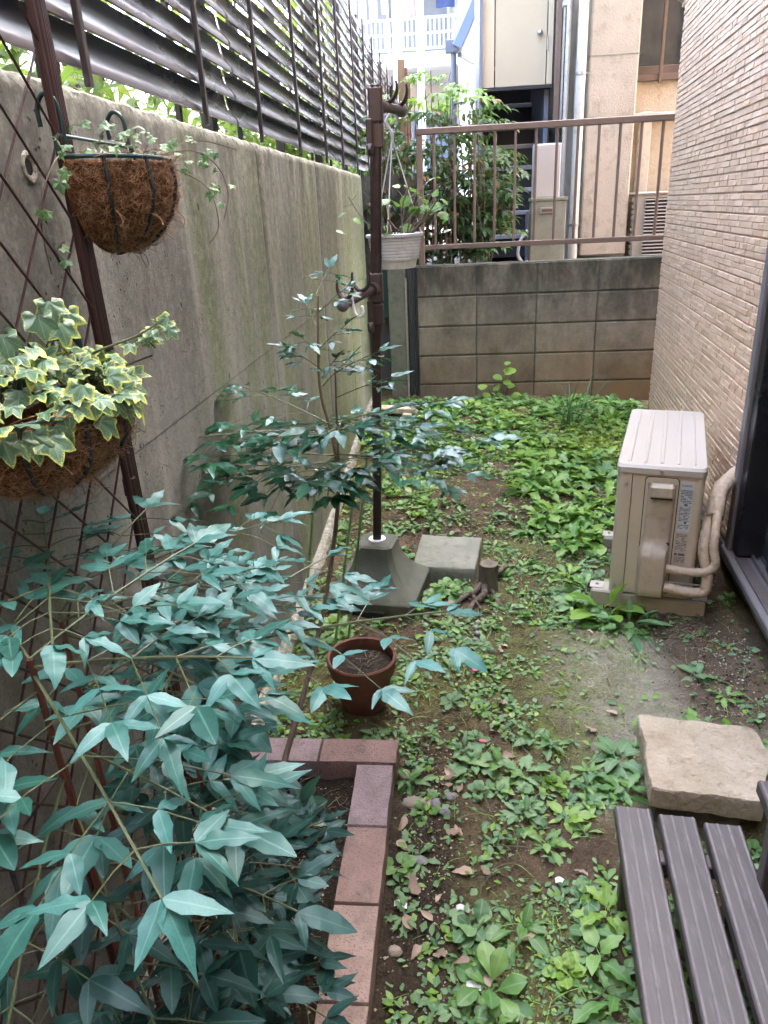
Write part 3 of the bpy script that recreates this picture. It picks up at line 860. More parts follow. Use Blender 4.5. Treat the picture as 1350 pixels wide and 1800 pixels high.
# ------------------------------------------------------------------ air-conditioner outdoor unit
AA = R(15.5)
AM = Matrix.Translation((.547, 2.498, 0)) @ Matrix(((math.cos(AA), math.sin(AA), 0, 0), (-math.sin(AA), math.cos(AA), 0, 0), (0, 0, 1, 0), (0, 0, 0, 1)))
AW, AL, AZ0, AZ1 = .285, .765, .065, .565
ac = thing('outdoor_unit', 'dusty beige air conditioner outdoor unit standing beside the house wall', 'air conditioner', tuple(AM @ Vector((.14, .38, 0))))
def rrect(x0, y0, x1, y1, r, n=5):
    rs = r if isinstance(r, (list, tuple)) else [r] * 4
    out = []
    for (cx, cy, a, rr) in ((x1, y0, -90, rs[0]), (x1, y1, 0, rs[1]), (x0, y1, 90, rs[2]), (x0, y0, 180, rs[3])):
        ox = cx - rr if cx == x1 else cx + rr; oy = cy + rr if cy == y0 else cy - rr
        for k in range(n + 1):
            t = R(a + 90 * k / n); out.append((ox + rr * math.cos(t), oy + rr * math.sin(t)))
    return out
def acp(name, fn, mat, sharp=35):
    m = MB(AM); fn(m); 
    m.sm = [True] * len(m.sm); return m.build(name, mat, ac, sharp)
acp('body', lambda m: m.prism(rrect(.052, .003, AW, AL, [.02, .02, .004, .002]), AZ0 + .004, AZ1 - .032), 'ac_body', 30)
acp('front_panel', lambda m: m.prism(rrect(0, 0, .050, AL, [.0015, .0015, .022, .022]), AZ0 - .002, AZ1 - .031), 'ac_body', 30)
acp('seam', lambda m: m.box((.051, .25, .3), (.004, .44, .46)), 'gap_black')
acp('lid', lambda m: m.prism(rrect(-.004, -.005, AW + .004, AL + .004, .026), AZ1 - .029, AZ1, .009), 'ac_lid', 30)
for k in range(5):
    acp('lid_ridge', lambda m: m.box((.035 + .0535 * k, AL / 2, AZ1 + .001), (.012 if k < 4 else .005, AL - .07, .0035), .0016), 'ac_lid')
# recessed frame and moulded valve cover on the side face
acp('cover_recess', lambda m: m.prism(rrect(.0, .0, .112, .45, .016), 0, .003), 'ac_body') if False else None
def side_plate(m, x0, x1, z0, z1, y0, y1, r=.012):
    poly = rrect(x0, z0, x1, z1, r)
    m.prism([(p[0], p[1]) for p in poly], -y0, -y1)
    n = len(poly) * 2
    return m
def sp(name, x0, x1, z0, z1, y0, y1, r, mat):
    m = MB(); poly = rrect(x0, z0, x1, z1, r); m.prism(poly, y0, y1, min(.006, (y1 - y0) * .6))
    m.v = [tuple(AM @ Vector((p[0], .003 - p[2], p[1]))) for p in m.v]
    m.f = [tuple(reversed(f)) for f in m.f]; m.sm = [True] * len(m.sm)
    return m.build(name, mat, ac, 30)
sp('cover_gap', .0925, .2055, .080, .5275, -.002, .0012, .014, 'gap_black')
sp('cover_plate', .0955, .2025, .084, .5245, 0.0, .003, .013, 'ac_body')
def vcover(u, v):
    # bulging cover: narrow neck above, broad box below
    z = .088 + .418 * v
    lowk = smooth(.52, .38, v)
    x0 = .104 - .012 * lowk; x1 = .196 - .002 * lowk
    prof = [(0, 0), (.04, .72), (.12, 1), (.5, 1), (.88, 1), (.96, .72), (1, 0)]
    xx, dd = prof[int(round(u * 6))]
    dep = (.022 + .034 * lowk) * dd
    if v < .02: dep *= .85
    return tuple(AM @ Vector((x0 + (x1 - x0) * xx, .0005 - dep, z)))
m = MB(); m.grid(lambda u, v: vcover(1 - u, v), 6, 24)
m.f.append(tuple(i * 25 for i in range(7))); m.sm.append(False)
vc = m.build('valve_cover', 'ac_cover', ac, 50)
m = MB(AM); m.box((.151, -.022, .486), (.078, .042, .046), .007); m.build('grip', 'ac_cover', vc)
m = MB(AM); m.box((.1515, -.017, .4595), (.070, .03, .006)); m.build('grip_gap', 'gap_black', vc)
m = MB(AM); m.tube([(.186, -.018, .29), (.186, -.0265, .29)], .0065, 10); m.build('screw_hole', 'gap_black', vc)
for (x, y, z) in ((.145, -.006, AZ1 - .017), (.033, -.001, AZ1 - .075), (.02, -.001, .092)):
    m = MB(AM); m.tube([(x, y + .003, z), (x, y - .0022, z)], .0068, 12); m.build('screw', 'screw_metal', ac)
# printed sticker
sp('sticker', .210, .252, .33, .515, 0.0, .0008, .002, 'sticker_paper')
sp('sticker', .209, .250, .205, .326, 0.0, .0006, .002, 'ac_lid')
def ink(x0, x1, z0, z1):
    m = MB(AM); m.box(((x0 + x1) / 2, .0017, (z0 + z1) / 2), (x1 - x0, .0006, z1 - z0)); return m
rg = random.Random(21)
m = MB(AM)
z = .485
while z > .34:
    if not (.425 < z < .44 or .36 < z < .372):
        x = .213
        while x < .247:
            L = rg.uniform(.003, .011); e = min(x + L, .249)
            if rg.random() < .82: m.box(((x + e) / 2, .0017, z), (e - x, .0006, .0026))
            x = e + .0015
    z -= .0056
m.box((.232, .0017, .432), (.011, .0006, .008)); m.box((.236, .0017, .366), (.008, .0006, .008))
m.build('sticker_print', 'sticker_ink', ac)
m = MB(AM); z = .32
while z > .21:
    if not .236 < z < .252:
        x = .213
        while x < .246:
            L = rg.uniform(.003, .01); e = min(x + L, .248)
            if rg.random() < .75: m.box(((x + e) / 2, .0019, z), (e - x, .0006, .0026))
            x = e + .0015
    z -= .0058
m.box((.2165, .0019, .244), (.009, .0006, .009)); m.box((.2355, .0019, .244), (.022, .0006, .009))
m.build('sticker_print', 'sticker_ink', ac)
fc = bpy.data.curves.new('sticker_heading', 'FONT'); fc.body = 'DAIKIN'; fc.size = .0125; fc.extrude = .0003
fo = bpy.data.objects.new('sticker_heading', fc); COL.objects.link(fo)
dg = bpy.context.evaluated_depsgraph_get(); tm = bpy.data.meshes.new_from_object(fo.evaluated_get(dg))
bpy.data.objects.remove(fo)
tm.transform(AM @ Matrix.Translation((.2125, .0018, .498)) @ Matrix.Diagonal((.82, 1, .9, 1)) @ Matrix.Rotation(R(90), 4, 'X'))
tm.transform(Matrix.Translation(-Vector(WL[ac.name]))); tm.materials.clear()
link('sticker_heading', tm, 'sticker_ink', ac)
# fan grille on the long front face
m = MB(AM); m.lathe([(.19, 0), (.20, .004), (.205, 0)], (0, 0, 0), 40)
for rr in (.04, .08, .12, .16): m.lathe([(rr, 0), (rr + .003, .003), (rr + .006, 0)], (0, 0, 0), 36)
for k in range(12):
    a = k * math.pi / 6; m.box((.1 * math.cos(a), .1 * math.sin(a), .001), (.2, .006, .003), 0, Matrix.Rotation(a, 3, 'Z'))
inv = AM.inverted()
m.v = [tuple(AM @ Vector((-(inv @ Vector(p))[2] - .001, .45 + (inv @ Vector(p))[0], .315 + (inv @ Vector(p))[1]))) for p in m.v]
m.build('fan_grille', 'ac_grey', ac)
for y in (.045, .53):
    m = MB(AM); m.box((.135, y, .029), (.40, .085, .066), .006); f = m.build('foot', 'foot_plastic', ac)
    for x in (-.045, .315):
        m = MB(AM); m.box((x, y, .0635), (.05, .05, .004), .001); m.build('bolt_plate', 'ac_lid', f)
        m = MB(AM); m.tube([(x, y, .066), (x, y, .074)], .006, 6); m.build('bolt', 'screw_metal', f)

# insulated pipes from the valve cover to the house
wp = thing('insulated_pipe', 'pair of tape-wrapped beige refrigerant pipes bending up to the house wall', 'pipe', tuple(AM @ Vector((.33, 0, .2))))
def smoothpts(pts, n=6):
    P = [Vector(p) for p in pts]; P = [P[0]] + P + [P[-1]]; out = []
    for i in range(1, len(P) - 2):
        for k in range(n):
            t = k / n
            a, b, c, d = P[i - 1], P[i], P[i + 1], P[i + 2]
            out.append(.5 * ((2 * b) + (c - a) * t + (2 * a - 5 * b + 4 * c - d) * t * t + (3 * b - a - 3 * c + d) * t ** 3))
    out.append(P[-2]); return out
def wrap(m, pts, r, n=12):
    P = smoothpts(pts, 9)
    m.tube(P, [r * (1 + .05 * math.sin(i * 1.9) + .03 * nz(i * .7, r * 90)) for i in range(len(P))], n)
end = inv @ (HM @ Vector((.70, -.015, .415)))
m = MB(AM); wrap(m, [(.19, -.03, .200), (.26, -.035, .198), (.315, -.035, .205), (.345, -.03, .235), (.335, -.02, .29), (.335, .0, .34), (.338, .06, .40), (.355, .2, .435), end], .0155); m.build('pipe', 'pipe_tape', wp)
m = MB(AM); wrap(m, [(.19, -.035, .128), (.25, -.04, .124), (.30, -.04, .124), (.325, -.035, .14), (.323, -.025, .2), (.305, -.01, .27), (.308, .02, .33), (.320, .09, .39), (.345, .22, .42), (end[0], end[1] - .01, end[2] - .01)], .0185); m.build('pipe', 'pipe_tape', wp)
m = MB(AM); P = smoothpts([(.330, .05, .375), (.334, .10, .41), (.350, .2, .43), end], 9)
m.tube(P, [.030 * (1 + .04 * math.sin(i * 2.1)) for i in range(len(P))], 14); m.build('tape_wrap', 'pipe_tape', wp)
m = MB(AM); m.tube(smoothpts([(.19, -.03, .145), (.26, -.03, .147), (.31, -.03, .15)], 4), .0035, 6); m.build('cable', 'ac_grey', wp)

# ------------------------------------------------------------------ two-tier step by the house
SM = Matrix.Translation((.329, 1.28, 0)) @ Matrix(((math.cos(HA), math.sin(HA), 0, 0), (-math.sin(HA), math.cos(HA), 0, 0), (0, 0, 1, 0), (0, 0, 0, 1)))
def board(parent, x0, y1, z1, wd=.075, L=1.1):
    m = MB(SM); m.box((x0 + wd / 2, y1 - L / 2, z1 - .014), (wd, L, .028), .003)
    b = m.build('board', 'step_board', parent)
    for k in range(4):
        m = MB(SM); m.box((x0 + .006 + (wd - .012) * k / 3, y1 - L / 2, z1 + .0001), (.0046, L - .004, .0016), .0005); m.build('anti_slip_line', 'step_groove', b)
    return b
st = thing('garden_step', 'dark plastic-wood garden step of three spaced boards by the house', 'step', tuple(SM @ Vector((.12, -.4, 0))))
for k, dy in enumerate((0, -.012, -.024)): board(st, .0885 * k, dy, .20)
for y in (-.10, -.62):
    m = MB(SM); m.box((.125, y, .155), (.235, .035, .032), .003); m.build('bearer', 'step_frame', st)
    for x in (.022, .235):
        m = MB(SM); m.box((x, y, .06), (.03, .03, .158), .003); m.build('leg', 'step_frame', st)
m = MB(SM); m.box((.013, -.36, .148), (.012, .5, .04), .002); m.build('side_rail', 'step_frame', st)
s2 = thing('upper_step', 'higher dark step board at the right edge beside the stone slab', 'step', tuple(SM @ Vector((.4, -.4, 0))))
for k in range(3): board(s2, .243 + .0885 * k, -.085, .375)
for y in (-.17, -.75):
    for x in (.262, .52):
        m = MB(SM); m.box((x, y, .165), (.032, .032, .36), .003); m.build('leg', 'step_frame', s2)
    m = MB(SM); m.box((.38, y, .33), (.27, .03, .032), .003); m.build('bearer', 'step_frame', s2)
m = MB(SM); m.box((.38, -.17, .06), (.2, .02, .03), .003); m.build('stretcher', 'step_frame', s2)

# ------------------------------------------------------------------ stepping stone
ss = thing('stone_slab', 'thick rough tan concrete slab lying beside the dark step', 'stone slab', (.6, 1.54, 0))
rg = random.Random(8)
def rough_slab(corners, z0, z1, seed, sub=9, amp=.006, top=.004, inset=.955):
    """slab with wandering outline and broken edges"""
    pts = []
    n = len(corners)
    for i in range(n):
        a = Vector(corners[i]); b = Vector(corners[(i + 1) % n])
        for k in range(sub):
            p = a.lerp(b, k / sub)
            pts.append((p.x + amp * nz(p.x * 25, p.y * 25, seed), p.y + amp * nz(p.x * 25, p.y * 25, seed + 5)))
    m = MB(); N = len(pts); cx = sum(p[0] for p in pts) / N; cy = sum(p[1] for p in pts) / N
    lev = [(1.0, z0), (1.012, z0 + (z1 - z0) * .35), (1.0, z0 + (z1 - z0) * .7), ((1 + inset) / 2 + .008, z1 - .004), (inset, z1), (.6, z1), (.25, z1)]
    vs = []
    for q, (k, z) in enumerate(lev):
        for (x, y) in pts:
            j = .012 * nz(x * 22, y * 22, q * 3 + seed) if q < 4 else 0
            jz = (top if q >= 3 else .002) * nz(x * 17, y * 17, q + seed * 2)
            vs.append((cx + (x - cx) * (k + j), cy + (y - cy) * (k + j), z + jz))
    fs = [(q * N + i, q * N + (i + 1) % N, (q + 1) * N + (i + 1) % N, (q + 1) * N + i) for q in range(len(lev) - 1) for i in range(N)]
    c0 = len(vs); vs.append((cx, cy, z1)); fs += [((len(lev) - 1) * N + i, (len(lev) - 1) * N + (i + 1) % N, c0) for i in range(N)]
    fs.append(tuple(reversed(range(N))))
    m.add(vs, fs, True); return m
rough_slab([(.447, 1.422), (.690, 1.384), (.766, 1.55), (.758, 1.652), (.476, 1.698)], .066, .122, 2, 14, .007, .003, .982).build('slab', 'tan_stone', ss, 32)
rough_slab([(.47, 1.445), (.655, 1.41), (.72, 1.53), (.70, 1.63), (.50, 1.67)], -.03, .068, 6, 6).build('bedding', 'stone_under', ss, 50)

# ------------------------------------------------------------------ laundry pole stand
BX, BYY = -.318, 2.575
ls = thing('laundry_stand', 'dark brown laundry pole standing in a flared mossy concrete base', 'laundry pole', (BX, BYY, 0))
def sq(hw, ch, a=R(-9)):
    p = [(hw, -hw + ch), (hw, hw - ch), (hw - ch, hw), (-hw + ch, hw), (-hw, hw - ch), (-hw, -hw + ch), (-hw + ch, -hw), (hw - ch, -hw)]
    return [(BX + x * math.cos(a) - y * math.sin(a), BYY + x * math.sin(a) + y * math.cos(a)) for x, y in p]
lev = [(.166, .018, -.03), (.172, .018, .0), (.172, .018, .055), (.168, .02, .062), (.140, .022, .085), (.112, .022, .118), (.088, .02, .158), (.074, .018, .20), (.070, .016, .236), (.062, .014, .242)]
m = MB(); vs = []
for hw, ch, z in lev: vs += [(x, y, z) for x, y in sq(hw, ch)]
fs = [(i * 8 + k, i * 8 + (k + 1) % 8, (i + 1) * 8 + (k + 1) % 8, (i + 1) * 8 + k) for i in range(len(lev) - 1) for k in range(8)] + [tuple((len(lev) - 1) * 8 + k for k in range(8))]
m.add(vs, fs, True); bs = m.build('concrete_base', 'base_concrete', ls, 28)
m = MB(); c0 = Vector(sq(.172, .018)[6]); 
mid = (Vector(sq(.1725, .018)[6]) + Vector(sq(.1725, .018)[7])) / 2
m.box((mid[0], mid[1], .008), (.13, .012, .04), .01, Matrix.Rotation(R(-9), 3, 'Z')); m.build('drain_notch', 'gap_black', bs)
PT, PB = Vector((-.247, BYY - .005, 1.772)), Vector((BX, BYY, .235))
def pz(z): return PB.lerp(PT, (z - PB.z) / (PT.z - PB.z))
m = MB(); m.tube([PB + Vector((0, 0, -.01)), PB + Vector((0, 0, .014))], .033, 16); m.build('collar', 'string_white', ls)
m = MB(); m.bar(PB, pz(1.15), .031, .031, .005, (0, 1, 0)); m.build('lower_pole', 'pole_brown', ls)
m = MB(); m.bar(pz(1.13), PT, .035, .035, .005, (0, 1, 0))
for s_ in (-1, 1): m.bar(pz(1.14) + Vector((.009 * s_, -.018, 0)), PT + Vector((.009 * s_, -.018, -.002)), .008, .004, .0015, (0, 1, 0))
m.build('upper_pole', 'pole_brown', ls)
def bracket(zc, direction, length, name, tip, fork=True):
    d = Vector(direction).normalized(); c = pz(zc)
    m = MB(); m.bar(c + Vector((0, 0, -.05)), c + Vector((0, 0, .05)), .044, .044, .006, (0, 1, 0))
    m.bar(c + Vector((0, 0, -.12)), c + Vector((0, 0, -.052)), .041, .043, .004, (0, 1, 0))
    b = m.build(name, 'bracket_brown', ls)
    e = c + d * length
    m = MB(); m.tube([c, c + d * .035], .024, 14); m.tube([c + d * .02, e], .0145, 14); m.build('arm', 'bracket_brown', b)
    side = d.cross(Vector((0, 0, 1))).normalized()
    for t_, sc in ((.45, 1.0), (.92, .85)):
        p = c + d * length * t_
        P = [p + side * (.034 * math.cos(a) * sc) + Vector((0, 0, .055 + .040 * math.sin(a))) for a in [R(-205 + 11.5 * k) for k in range(21)]]
        m = MB(); m.tube(P, [.0035 + .0035 * math.sin(math.pi * i / 20) for i in range(21)], 8)
        m.tube([p, p + Vector((0, 0, .018))], .010, 8); m.build('fork', 'pole_brown', b)
    if tip:
        m = MB(); m.ball(e, .021, 16, 10); m.build('end_cap', 'cap_grey', b)
    # clamp lever with knob
    m = MB(); q = c + Vector((-.02, -.034, -.075)); m.box(q, (.020, .012, .075), .004); m.tube([q + Vector((-.004, -.004, -.05)), q + Vector((.004, -.004, -.05))], .017, 12)
    m.box(q + Vector((0, -.006, -.05)), (.022, .016, .035), .005); m.build('clamp_lever', 'bracket_brown', b)
    return e
e1 = bracket(1.175, (-.10, -.22, -.035), .215, 'lower_bracket', True)
e2 = bracket(1.715, (.09, .24, .0), .19, 'upper_bracket', True)

# white S-hook on the lower arm
h0 = pz(1.175) + Vector((-.10, -.22, -.035)).normalized() * .175
dd = Vector((-.10, -.22, -.035)).normalized(); sdv = dd.cross(Vector((0, 0, 1))).normalized()
P = [(-.026, .022), (-.026, .038), (-.016, .048), (-.002, .046), (.008, .034), (.012, .014), (.016, -.010), (.020, -.030), (.032, -.044), (.048, -.042), (.056, -.028), (.052, -.014)]
m = MB(); m.tube(smoothpts([h0 + sdv * -a * .9 + Vector((0, 0, b * .9 - .004)) for a, b in P], 4), .0042, 8)
m.ball(h0 + sdv * -.052 * .9 + Vector((0, 0, -.016)), .006)
tag(at_base(m.build('s_hook', 'white_plastic'), tuple(h0)), 'white plastic S-shaped hook on the lower arm of the laundry pole', 'hook')

# hanging white pot
HC = Vector((-.222, 2.76, 1.222))
hp_ = thing('hanging_pot', 'white ribbed plastic pot hanging from the laundry pole by strings', 'hanging pot', tuple(HC))
prof = [(0, .0), (.070, .0), (.072, .004), (.076, .026), (.082, .028)]
z = .028; r_ = .082
for k in range(7): prof += [(r_ + .0015, z + .002), (r_ + .0022, z + .008), (r_ - .0005, z + .0105)]; z += .0105; r_ += .0016
prof += [(.095, .103), (.101, .105), (.102, .114), (.097, .116), (.093, .110), (.088, .092), (0, .092)]
m = MB(); m.lathe(prof[:-2], tuple(HC), 36); m.build('pot', 'white_plastic', hp_)
m = MB(); m.lathe([(0, .094), (.089, .094)], tuple(HC), 24); m.build('soil', 'potting_soil', hp_)
apex = HC + Vector((.004, -.002, .415))
for k in range(3):
    a = R(20 + 120 * k); q = HC + Vector((.099 * math.cos(a), .099 * math.sin(a), .112))
    m = MB(); m.tube([q, apex], .0022, 6); m.ball(q, .006, 8, 5); m.build('string', 'string_white', hp_)
P = [apex + Vector(v) for v in ((0, 0, -.012), (0, 0, .015), (-.012, 0, .035), (-.016, 0, .055), (-.002, 0, .072), (.016, 0, .066), (.02, 0, .05), (.012, 0, .04))]
m = MB(); m.tube(smoothpts(P, 4), .0052, 8); m.build('hook', 'white_plastic', hp_)
m = MB(); m.tube(smoothpts([apex + Vector(v) for v in ((-.004, 0, .062), (.004, 0, .08), (.0, -.004, .11), (-.012, -.012, .125), (-.02, -.02, .11))], 4), .003, 6); m.build('link', 'string_white', hp_)

# ------------------------------------------------------------------ flat slab, stump, terracotta pot, bricks
o = rough_slab([(-.196, 2.714), (.058, 2.679), (.097, 2.993), (-.175, 3.026)], -.01, .062, 12, 8, .002).build('flat_slab', 'slab_concrete', None, 50)
tag(at_base(o, (-.05, 2.85, 0)), 'flat square mossy concrete slab behind the laundry pole base', 'slab')

stp = thing('tree_stump', 'small sawn tree stump with exposed roots beside the flat slab', 'stump', (.105, 2.62, 0))
m = MB(); SC = (.105, 2.625)
def stumpf(u, v):
    a = 2 * math.pi * u; r = .036 + .010 * (1 - v) ** 2 + .004 * nz(math.cos(a) * 2, math.sin(a) * 2, v * 3)
    return (SC[0] + r * math.cos(a) + .006 * v, SC[1] + r * math.sin(a), -.03 + .145 * v)
m.grid(stumpf, 18, 6); m.build('trunk', 'bark', stp)
m = MB(); N = 18
vs = [Vector(stumpf(k / N, 1)) + Vector((0, 0, .001)) for k in range(N)] + [Vector((SC[0] + .006, SC[1], .108))]
m.add(vs, [(k, (k + 1) % N, N) for k in range(N)]); m.build('cut_face', 'stump_top', stp)
for P, r in (([(.08, 2.60, .05), (.055, 2.55, .045), (.02, 2.535, .035), (-.025, 2.48, .025), (-.055, 2.43, .005)], .014),
             ([(.095, 2.59, .05), (.085, 2.53, .04), (.055, 2.50, .03), (.035, 2.46, .02), (.03, 2.42, -.005)], .015),
             ([(.12, 2.60, .03), (.135, 2.55, .02), (.15, 2.50, .01), (.16, 2.45, -.01)], .011),
             ([(.12, 2.65, .06), (.16, 2.72, .05), (.19, 2.80, .03), (.2, 2.88, .0)], .013),
             ([(.05, 2.52, .04), (.06, 2.49, .035), (.08, 2.45, .015)], .007)):
    m = MB(); Q = smoothpts(P, 5); Q = [q + Vector((.005 * nz(q.x * 60, q.y * 60), .005 * nz(q.x * 60, q.y * 60, 5), -.014 + .006 * nz(q.x * 70, q.y * 70, 9))) for q in Q]; m.tube(Q, [r * (.95 - .55 * i / len(Q)) * (1 + .35 * nz(i * .8, r * 50)) for i in range(len(Q))], 9); m.build('root', 'bark', stp)

TP = (-.300, 1.885, .0)
tp = thing('terracotta_pot', 'round terracotta flower pot with bare soil in front of the laundry pole', 'flower pot', TP)
m = MB(); m.lathe([(0, 0), (.066, 0), (.070, .006), (.090, .112), (.091, .118), (.098, .122), (.106, .160), (.107, .172), (.103, .176), (.097, .173), (.094, .150)], TP, 40); m.build('pot', 'terracotta', tp)
m = MB(); m.grid(lambda u, v: (TP[0] + .095 * u * math.cos(2 * math.pi * v), TP[1] + .095 * u * math.sin(2 * math.pi * v), .135 + .006 * nz(u * 6 * math.cos(6.283 * v), u * 6 * math.sin(6.283 * v), 3) + .004 * nz(u * 20, v * 40)), 10, 30); m.build('soil', 'potting_soil', tp)
rg = random.Random(31)
m = MB()
for k in range(26):
    a = rg.uniform(0, 6.28); r = .085 * rg.random() ** .5; L = rg.uniform(.01, .04); b = rg.uniform(0, 6.28)
    p = Vector((TP[0] + r * math.cos(a), TP[1] + r * math.sin(a), .143)); m.tube([p, p + Vector((L * math.cos(b), L * math.sin(b), rg.uniform(0, .012)))], .0011, 4)
m.build('dry_stalk', 'twig_grey', tp)

be = thing('brick_edging', 'line of reddish mauve bricks edging the planting bed', 'brick edging', (-.3, 1.2, 0))
def brick(c, yaw, mat, L=.209, W=.096, z1=.066):
    a = R(yaw); k = [(-W / 2, -L / 2), (W / 2, -L / 2), (W / 2, L / 2), (-W / 2, L / 2)]
    cs = [(c[0] + x * math.cos(a) - y * math.sin(a), c[1] + x * math.sin(a) + y * math.cos(a)) for x, y in k]
    rough_slab(cs, z1 - .076, z1, rg.randint(1, 90), 12, .0018, .0012, .972).build('brick', mat, be, 40)
brick((-.2265, 1.433), .6, 'brick_mauve'); brick((-.2235, 1.221), -.2, 'brick_warm'); brick((-.2225, 1.010), .3, 'brick_pink', z1=.0645); brick((-.221, .798), 0, 'brick_pink')
brick((-.2205, .586), 0, 'brick_warm')
brick((-.2765, 1.588), 90.5, 'brick_warm', W=.092, z1=.068); brick((-.4885, 1.590), 89.8, 'brick_mauve', W=.092, z1=.064)

# ------------------------------------------------------------------ green garden stakes
for i, (a, b) in enumerate((((-.562, 2.235, 0), (-.455, 2.2, .66)), ((-.443, 2.2, 0), (-.335, 2.2, .60)), ((-.398, 2.215, 0), (-.29, 2.2, .70)))):
    m = MB(); a = Vector(a); b = Vector(b)
    n = 26; m.tube([a.lerp(b, k / n) for k in range(n + 1)], [.0042 + (.0012 if k % 4 == 2 else 0) for k in range(n + 1)], 7)
    for k in (8, 14): m.tube([a.lerp(b, k / n) + Vector((-.006, 0, 0)), a.lerp(b, k / n) + Vector((.008, -.004, .002))], .0035, 6)
    tag(at_base(m.build('plant_stake', 'stake_green'), tuple(a)), ('thin green plant stake nearest the concrete wall', 'thin green plant stake between the two others, behind the terracotta pot', 'thin green plant stake closest to the laundry pole base')[i], 'plant stake')

# ------------------------------------------------------------------ trellis with hanging baskets
TX = -.55
tr = thing('trellis', 'reddish brown metal trellis with diamond wires standing in the planting bed', 'trellis', (TX, 1.0, 0))
def rod(name, a, b, r, n=8):
    m = MB(); m.tube([a, b], r, n); return m.build(name, 'trellis_red', tr)
def tl(z): return -.030 * (z - 1.0)          # slight lean towards the camera at the top
PY = 1.112
rod('post', (TX, PY + .03, -.05), (TX, PY + tl(1.9), 1.9), .0062, 10)
rod('post', (TX - .012, PY + .036 + .03, -.05), (TX - .012, PY + .036 + tl(1.9), 1.9), .0066, 10)
rod('post', (-.598, 1.262, -.05), (-.598, 1.215, 1.9),   .0060, 10)
rod('post', (TX, .52, -.05), (TX, .50, 1.9), .0080, 10)
rod('post', (-.575, .80, -.05), (-.575, .80, .62), .0065, 8)
for q in (.25, .45, .62, .8):
    rod('thin_rod', (TX - .012 - .036 * q, PY + .06 + .12 * q, -.02), (TX - .012 - .036 * q, PY + .02 + .095 * q, 1.9), .0022, 6)
for zz in (.985, .33):
    m = MB(); m.tube([(TX - .012, PY + .030, zz), (TX - .012, PY + .030, zz + .03)], .0115, 10); m.build('coupling', 'trellis_red', tr)
P0 = .52
pitch = .115; H = PY - P0
k = -8
while k < 22:
    z0 = .03 + k * pitch
    for sgn in (1, -1):
        # from post (y = PY) towards the camera, rising or falling at about 48 degrees
        za, zb = z0, z0 + sgn * H * 1.1
        ya, yb = PY, P0
        lo, hi = .0, 1.88
        def cl(y, z, y2, z2):
            if z < lo: t_ = (lo - z) / (z2 - z); return y + (y2 - y) * t_, lo
            if z > hi: t_ = (hi - z) / (z2 - z); return y + (y2 - y) * t_, hi
            return y, z
        if max(za, zb) <= lo or min(za, zb) >= hi: continue
        A = cl(ya, za, yb, zb); B = cl(yb, zb, ya, za)
        xo = .003 * sgn
        rod('diagonal_wire', (TX + xo, A[0] + tl(A[1]), A[1]), (TX + xo, B[0] + tl(B[1]), B[1]), .0019, 6)
    k += 1
for zz in (.3, .72): rod('cross_rod', (TX, .52, zz), (TX, PY, zz), .0022, 6)

